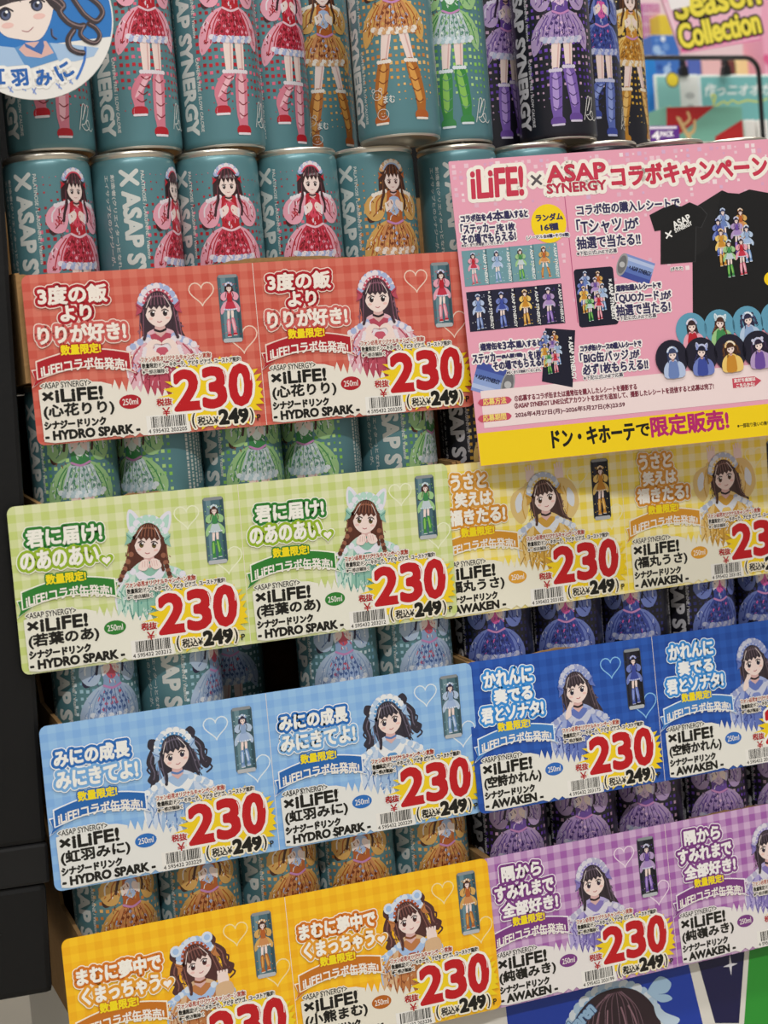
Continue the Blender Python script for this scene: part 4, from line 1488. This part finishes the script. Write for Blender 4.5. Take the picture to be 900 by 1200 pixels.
# ------------------------------------------------------------------ printed base under the trays
ZBASE = ztop(4) - H
FB = .0085
BP = Surface(upright(LX0, FB, ZBASE, 0, 0, 0))
base = thing('display_base', 'white cardboard display base with dark blue and green print under the trays', 'display base', Matrix.Translation((LX0, FB, FLOOR)))
WB = mat('white_board', 'e6e2da', .5, 0, .4)
obj('base_box', box_mesh('base_box', 0, RX1 - LX0, 0, DEPTH, 0, ZBASE - FLOOR, WB), base)
a = Art()
b = BP.mm
HB_ = (ZBASE - FLOOR) * 1000
x0 = b(592, 1190)[0]
xa, xb = b(800, 1140)[0], b(826, 1199)[0]
a.poly([(x0, -2), (xa, -2), (xb + 30, -HB_ + 8), (x0 + 8, -HB_ + 8)], '1f3fa8', 0)
a.poly([b(818, 1128), (b(818, 1128)[0] - 2, -2), (b(880, 1122)[0], -2), b(866, 1199), b(838, 1199)], '1b1a4a', 0)
a.poly([(b(880, 1122)[0] + 4, -2), ((RX1 - LX0) * 1000 - 2, -2), ((RX1 - LX0) * 1000 - 2, -HB_ + 8), (b(872, 1199)[0] - 25, -HB_ + 8), b(872, 1199)], '2f9a34', 0)
sx, sy = b(856, 1131)
a.poly([(sx + (6 if k % 2 == 0 else 1.5) * math.sin(k * math.pi / 4), sy + (7.5 if k % 2 == 0 else 1.5) * math.cos(k * math.pi / 4)) for k in range(8)], 'e8e6ee', 1)
obj('colour_panels', a.mesh('base_panels'), base).matrix_local = Matrix.Translation((0, 0, ZBASE - FLOOR)) @ upright(0, 0, 0)
a = Art()
hx, hy = b(718, 1200)
a.blob([(hx - 38, hy - 60), (hx - 36, hy - 14), (hx - 29, hy + 8), (hx - 14, hy + 21), (hx + 4, hy + 24), (hx + 20, hy + 19), (hx + 32, hy + 6), (hx + 38, hy - 14), (hx + 40, hy - 60)], '33222a', 3)
a.blob([(hx - 17, hy - 30), (hx - 18, hy - 48), (hx - 9, hy - 62), (hx, hy - 66), (hx + 9, hy - 62), (hx + 18, hy - 48), (hx + 17, hy - 30)], SKIN, 4)
a.poly([(hx - 20, hy - 40), (hx - 22, hy - 5), (hx + 22, hy - 5), (hx + 20, hy - 40), (hx + 12, hy - 34), (hx + 5, hy - 38), (hx - 2, hy - 33), (hx - 9, hy - 38), (hx - 15, hy - 33)], '33222a', 5)
for sx_ in (-1, 1):
    a.disc(hx + sx_ * 8, hy - 47, 3, '2a2a44', 6, 3.6, 14)
for k in range(11):
    t = math.radians(30 + k * 12)
    a.line([(hx + 3 + 6 * math.cos(t), hy + 21), (hx + 24 * math.cos(t), hy - 2 + 13 * math.sin(t)), (hx + 31 * math.cos(t), hy - 30)], .8 if k % 2 else .4, '6a4c58' if k % 2 else '8a6c78', 6)
for x in (-12, -4, 9, 16):
    a.line([(hx + x * .8, hy + 10), (hx + x, hy + 3), (hx + x * 1.15, hy - 5)], 1.1, '94707c', 7)
for k in range(21):
    t = math.radians(4 + 172 * k / 20)
    a.disc(hx + 36 * math.cos(t), hy - 10 + 36 * math.sin(t), 4.2, 'b4cde4' if k % 2 else 'dbe4ec', 1, None, 12)
    a.disc(hx + 32 * math.cos(t), hy - 10 + 33 * math.sin(t), 2.8, '8fb4d8', 2, None, 10)
a.text('karen', (hx - 33, hy + 5, hx - 13, hy + 15), '9cc0e0', 8, 1.2, ((.5, '3a5a8c'),), rot=36)
for s_ in (1, -1):
    a.blob([(hx + 28, hy + 16), (hx + 38, hy + 16 + 9 * s_), (hx + 47, hy + 13 + 6 * s_), (hx + 44, hy + 12 + 1 * s_), (hx + 36, hy + 13)], 'a8c8e4', 8)
a.blob([(hx + 33, hy + 10), (hx + 40, hy), (hx + 52, hy - 8), (hx + 44, hy - 12), (hx + 34, hy - 2)], 'c4d8ea', 9)
obj('portrait_print', a.mesh('base_portrait'), base).matrix_local = Matrix.Translation((0, 0, ZBASE - FLOOR)) @ upright(0, 0, 0)
# ------------------------------------------------------------------ shelf of other goods behind the display
SZ = at(780, 166, .40).z - .004
GM = mat('shelf_white_metal', 'd6d2cc', .4, 0, .5)
t = thing('goods_shelf', 'white metal shelf unit of blurred goods behind the display', 'shelf', Matrix.Translation((1.14, .38, FLOOR)))
obj('shelf_board', box_mesh('shelf_board', -.49, .51, 0, .82, SZ - FLOOR - .02, SZ - FLOOR, GM), t)
obj('shelf_board', box_mesh('shelf_board', -.49, .51, 0, .82, .06, .08, GM), t)
obj('back_panel', box_mesh('shelf_back', -.49, .51, .82, .84, 0, SZ - FLOOR + .75, mat('shelf_back_pink', 'dcc4c8', .5)), t)
for x in (-.48, .50):
    for y in (.01, .80):
        obj('shelf_post', box_mesh('shelf_post', x - .012, x + .012, y - .01, y + .012, 0, SZ - FLOOR + (.6 if y > .5 else 0), GM), t)


def pack(name, label, cat, px0, py0, px1, py1, Y, depth, col, art=None, stand=True, group=None):
    """a box-shaped pack whose front shows at these pixels and which stands on the shelf"""
    ym = (py0 + py1) / 2
    a0, a1 = at(px0, ym, Y), at(px1, ym, Y)
    zt = at((px0 + px1) / 2, py0, Y).z
    zb = SZ + .0003 if stand else at((px0 + px1) / 2, py1, Y).z
    m = upright(a0.x, Y, zt)
    t = thing(name, label, cat, Matrix.Translation((a0.x, Y, zb)), group)
    obj('pack_body', box_mesh('pack_body', 0, a1.x - a0.x, 0, depth, 0, zt - zb, mat('pack_' + col, col, .4, 0, .5), .0015), t)
    if art:
        a = Art()
        S = Surface(m)
        art(a, S.mm, (a1.x - a0.x) * 1000, (zt - zb) * 1000)
        o = obj('front_print', a.mesh('pack_print'), t)
        o.matrix_local = Matrix.Translation((0, 0, zt - zb)) @ upright(0, 0, 0)
    return t


def grid_art(a, mm, w, h):
    for k in range(1, 6):
        a.rect(w * k / 6 - .6, -h + 2, w * k / 6 + .6, -2, 'eadce6', 1)
    for k in range(1, 9):
        a.rect(1, -k * 14 - .6, w - 1, -k * 14 + .6, 'eadce6', 2)


pack('gift_pack', 'magenta pack with a white grid on the back shelf', 'pack', 752, 4, 774, 42, .98, .05, 'b8609c', grid_art)
pack('gift_pack', 'yellow pack half hidden behind the big pink sign', 'pack', 773, 17, 788, 42, .956, .04, 'e0c43c')


def blue_art(a, mm, w, h):
    rnd = random.Random(8)
    for k in range(16):
        a.disc(rnd.uniform(4, w - 4), -rnd.uniform(3, h * .3), rnd.uniform(2, 6), rnd.choice(('6f9ad8', 'a8c8ec', '3058a8', 'dce8f4')), 1 + k % 3, None, 10)


pack('gift_pack', 'mid blue patterned box below the pink sign', 'pack', 764, 41, 796, 66, .90, .05, '3f74c4', blue_art)
pack('gift_pack', 'narrow bright blue pack with a dark foot beside the black cans', 'pack', 758, 66, 770, 140, .80, .05, '2b86d8')
for (x0, x1, y0, col, nm) in ((773, 790, 70, 'e6d6ca', 'cream'), (791, 806, 71, 'd49ab0', 'dusty pink'), (807, 822, 69, '4f66b4', 'violet blue'), (823, 846, 68, 'e2b8b8', 'salmon pink'), (847, 862, 70, '6a3a34', 'dark brown'), (863, 884, 66, 'ecd89a', 'straw yellow')):
    pack('gift_pack', 'small %s pack in the row above the teal cards' % nm, 'pack', x0, y0, x1, 100, 1.02, .05, col)
pack('gift_pack', 'tall pink pack with a heart at the right of the pink sign', 'pack', 893, -40, 925, 92, .98, .05, 'e6a4bc', lambda a, mm, w, h: a.poly(heart(*mm(903, 72), 12), 'd8608c', 1))


# two teal printed cards held by black clips
def teal_left(a, mm, w, h):
    a.rect(2.5, -h + 2, w * .56, -3, '8cc4c0', 1)
    a.rect(w * .56, -h + 2, w - 1.5, -3, 'e2e2e0', 1)
    x, y = mm(788, 93.5)
    a.disc(x, y, 9.5, '5a5448', 2, None, 20)
    a.disc(x, y, 8, 'ecd23c', 3, None, 20)
    for k, r in enumerate((7, 5, 6)):
        a.disc(w * .78, -26 - k * 13, r, 'b8b8b8', 2, r * .6, 14)
    a.blob([(w * .18, -h * .62), (w * .24, -46), (w * .3, -38), (w * .36, -46), (w * .44, -h * .62)], 'e8d8a8', 2)


def teal_right(a, mm, w, h):
    a.rect(2, -h + 2, w - 2, -3, '74b4b4', 1)
    p, q = mm(826, 106), mm(915, 92)
    a.text('作っニオオカヤ', (p[0], p[1] - 7, q[0], p[1] + 8), 'e6ecea', 2, .8, shear=.3)
    x, y = mm(836, 119)
    a.line([(x, y), (x - 2, y + 8), (x + 4, y + 6), (x - 1, y - 6), (x + 10, y - 2), (x + 16, y), (x + 20, y - 3), (x + 28, y + 1), (x + 36, y - 2), (x + 50, y + 1), (x + 66, y - 1), (x + 80, y + 3)], 1.8, 'd8d840', 2)


pack('printed_card', 'teal and white printed card with a yellow medal, clipped up', 'card', 769, 87, 820, 150, .78, .004, 'e4ece8', teal_left)
pack('printed_card', 'wide teal printed card with slanted white lettering, clipped up', 'card', 821, 87, 925, 150, .79, .004, 'e4ece8', teal_right)
CLIP = mat('black_clip', '141416', .35)
for px, py, lb in ((802, 80, 'black clip holding the teal card with the yellow medal'), (852, 79, 'black clip holding the teal card with slanted lettering')):
    c = at(px, py, .775)
    me = slab_mesh('clip', [(-6, -9), (6, -9), (4.5, 1), (2, 3), (2, 11), (-2, 11), (-2, 3), (-4.5, 1)], -8, 0, CLIP)
    o = tag(obj('binder_clip', me), lb, 'clip', 'clips on the wire rack')
    o.matrix_world = upright(c.x, .7745, c.z)


def gift_art(a, mm, w, h):
    a.poly([mm(781, 126), mm(838, 124), mm(781, 170)], 'b82a2c', 1)
    a.poly([mm(838, 160), mm(870, 140), mm(872, 170), mm(838, 170)], 'b82a2c', 1)
    a.line([mm(806, 132), mm(808, 140), mm(800, 146), mm(794, 138)], 3.4, 'e0c088', 2)
    a.line([mm(796, 140), mm(802, 152), mm(808, 162)], 5, 'e0c088', 3)
    a.line([mm(806, 158), mm(813, 153), mm(814, 142)], 4, 'e0c088', 3)


pack('gift_box', 'teal box with red corners and gold antler-like ribbon', 'box', 780, 124, 871, 170, .70, .05, '7ab8a4', gift_art)


def four_art(a, mm, w, h):
    p, q = mm(764, 160), mm(773, 160)
    a.text('4', (p[0], mm(764, 164)[1], q[0], mm(764, 154)[1]), 'f4f0f4', 2, .8)
    p, q = mm(774, 157), mm(789, 156)
    a.text('PACK', (p[0], mm(774, 160)[1], q[0], mm(774, 154)[1]), 'f4f0f4', 2, .6)
    rnd = random.Random(2)
    x = 1
    while x < w - 4:
        a.disc(x + 2, -2.2, 2.2 + rnd.random(), 'e4dce8', 1, 1.4, 8)
        x += 4


pack('multipack_box', 'small purple box marked 4 pack behind the black cans', 'box', 760, 147, 797, 170, .47, .06, '5c2a86', four_art)
for x, lb in ((873, 'small white pack between the teal box and another white pack'), (888, 'small white pack standing at the wire rack upright')):
    pack('gift_pack', lb, 'pack', x, 140, x + 13, 170, .72, .04, 'e8e6e2', None, True, 'white packs under the wire rack')

# black wire rack
def tube(name, pts, r, material, seg=8):
    vs, fs = [], []
    P = [Vector(p) for p in pts]
    for i, p in enumerate(P):
        d = (P[min(i + 1, len(P) - 1)] - P[max(i - 1, 0)]).normalized()
        n1 = d.cross(Vector((0, 1, 0)))
        n1 = n1.normalized() if n1.length > 1e-4 else Vector((1, 0, 0))
        n2 = d.cross(n1)
        for k in range(seg):
            a = math.tau * k / seg
            vs.append(p + n1 * r * math.cos(a) + n2 * r * math.sin(a))
    for i in range(len(P) - 1):
        for k in range(seg):
            k2 = (k + 1) % seg
            fs.append((i * seg + k, i * seg + k2, (i + 1) * seg + k2, (i + 1) * seg + k))
    return mesh(name, vs, fs, material, True)


c0, c1 = at(752, 69, .66), at(888, 66, .66)
zt, xl, xr_ = (c0.z + c1.z) / 2, c0.x - .03, c1.x
t = thing('wire_rack', 'black round-cornered wire rack in front of the teal cards', 'rack', Matrix.Translation(((xl + xr_) / 2, .66, SZ)))
hw, hh, rr = (xr_ - xl) / 2, zt - SZ, .018
pts = [(-hw, 0, 0)] + [(-hw + rr - rr * math.cos(math.radians(k * 15)), 0, hh - rr + rr * math.sin(math.radians(k * 15))) for k in range(7)]
pts += [(hw - rr + rr * math.sin(math.radians(k * 15)), 0, hh - rr + rr * math.cos(math.radians(k * 15))) for k in range(7)] + [(hw, 0, 0)]
obj('wire_hoop', tube('wire_hoop', pts, .0028, CLIP), t)
obj('foot_bar', tube('foot_bar', [(-hw, -.0, .003), (hw, .0, .003)], .0028, CLIP), t)

# the big pink sign hanging over the aisle
q = [(776, 0), (799, 63), (891, 47), (893, 0)]
SS = Surface(upright(*at(800, 62, .58), 10, 0, 0))
t = thing('hanging_sign', 'large pink sign with yellow bubble lettering over the goods shelf', 'sign', SS.m)
s = SS.mm
outl = [s(799, 63), s(890, 47), s(897, -70), s(755, -58)]
obj('sign_board', slab_mesh('sign_board', outl, -3, 0, mat('sign_pink', 'f0bcd0', .45)), t)
a = Art()
for (p0, p1, p2, p3), col in ((((797, 57), (892, 38), (892, 42), (799, 61)), 'd85c98'), (((801, 61), (892, 45), (892, 47), (802, 62)), 'e07ca8'), (((779, 3), (781, 3), (800, 56), (798, 56)), 'f6dce6')):
    a.poly([s(*p0), s(*p1), s(*p2), s(*p3)], col, 1)
p, q = s(796, 44), s(890, 28)
a.text('Collection', (p[0], p[1] - 12, q[0], p[1] + 13), 'efe052', 3, 2.6, ((2.4, '17140c'),))
p, q = s(790, 6), s(888, -12)
a.text('Season', (p[0], p[1] - 16, q[0], p[1] + 14), 'efe052', 6, 2.8, ((2.4, '17140c'),))
a.poly([s(780, -8), s(808, -14), s(808, 7), s(786, 12)], 'f4f0f0', 9)
obj('sign_print', a.mesh('sign_print'), t)
top = SS.m @ Vector((outl[2][0] * .001, outl[2][1] * .001, -.0015))
for k, (ox_, oy_) in enumerate((outl[2], outl[3])):
    p = SS.m.to_3x3().inverted() @ Vector((0, 0, 1))
    b0 = Vector((ox_ * .001 * .9, oy_ * .001 - .004, -.0015))
    obj('hanging_wire', tube('hanging_wire', [b0, b0 + p * 1.2], .001, CLIP, 6), t)

bpy.data.objects.remove(_to)
bpy.data.curves.remove(_tc)
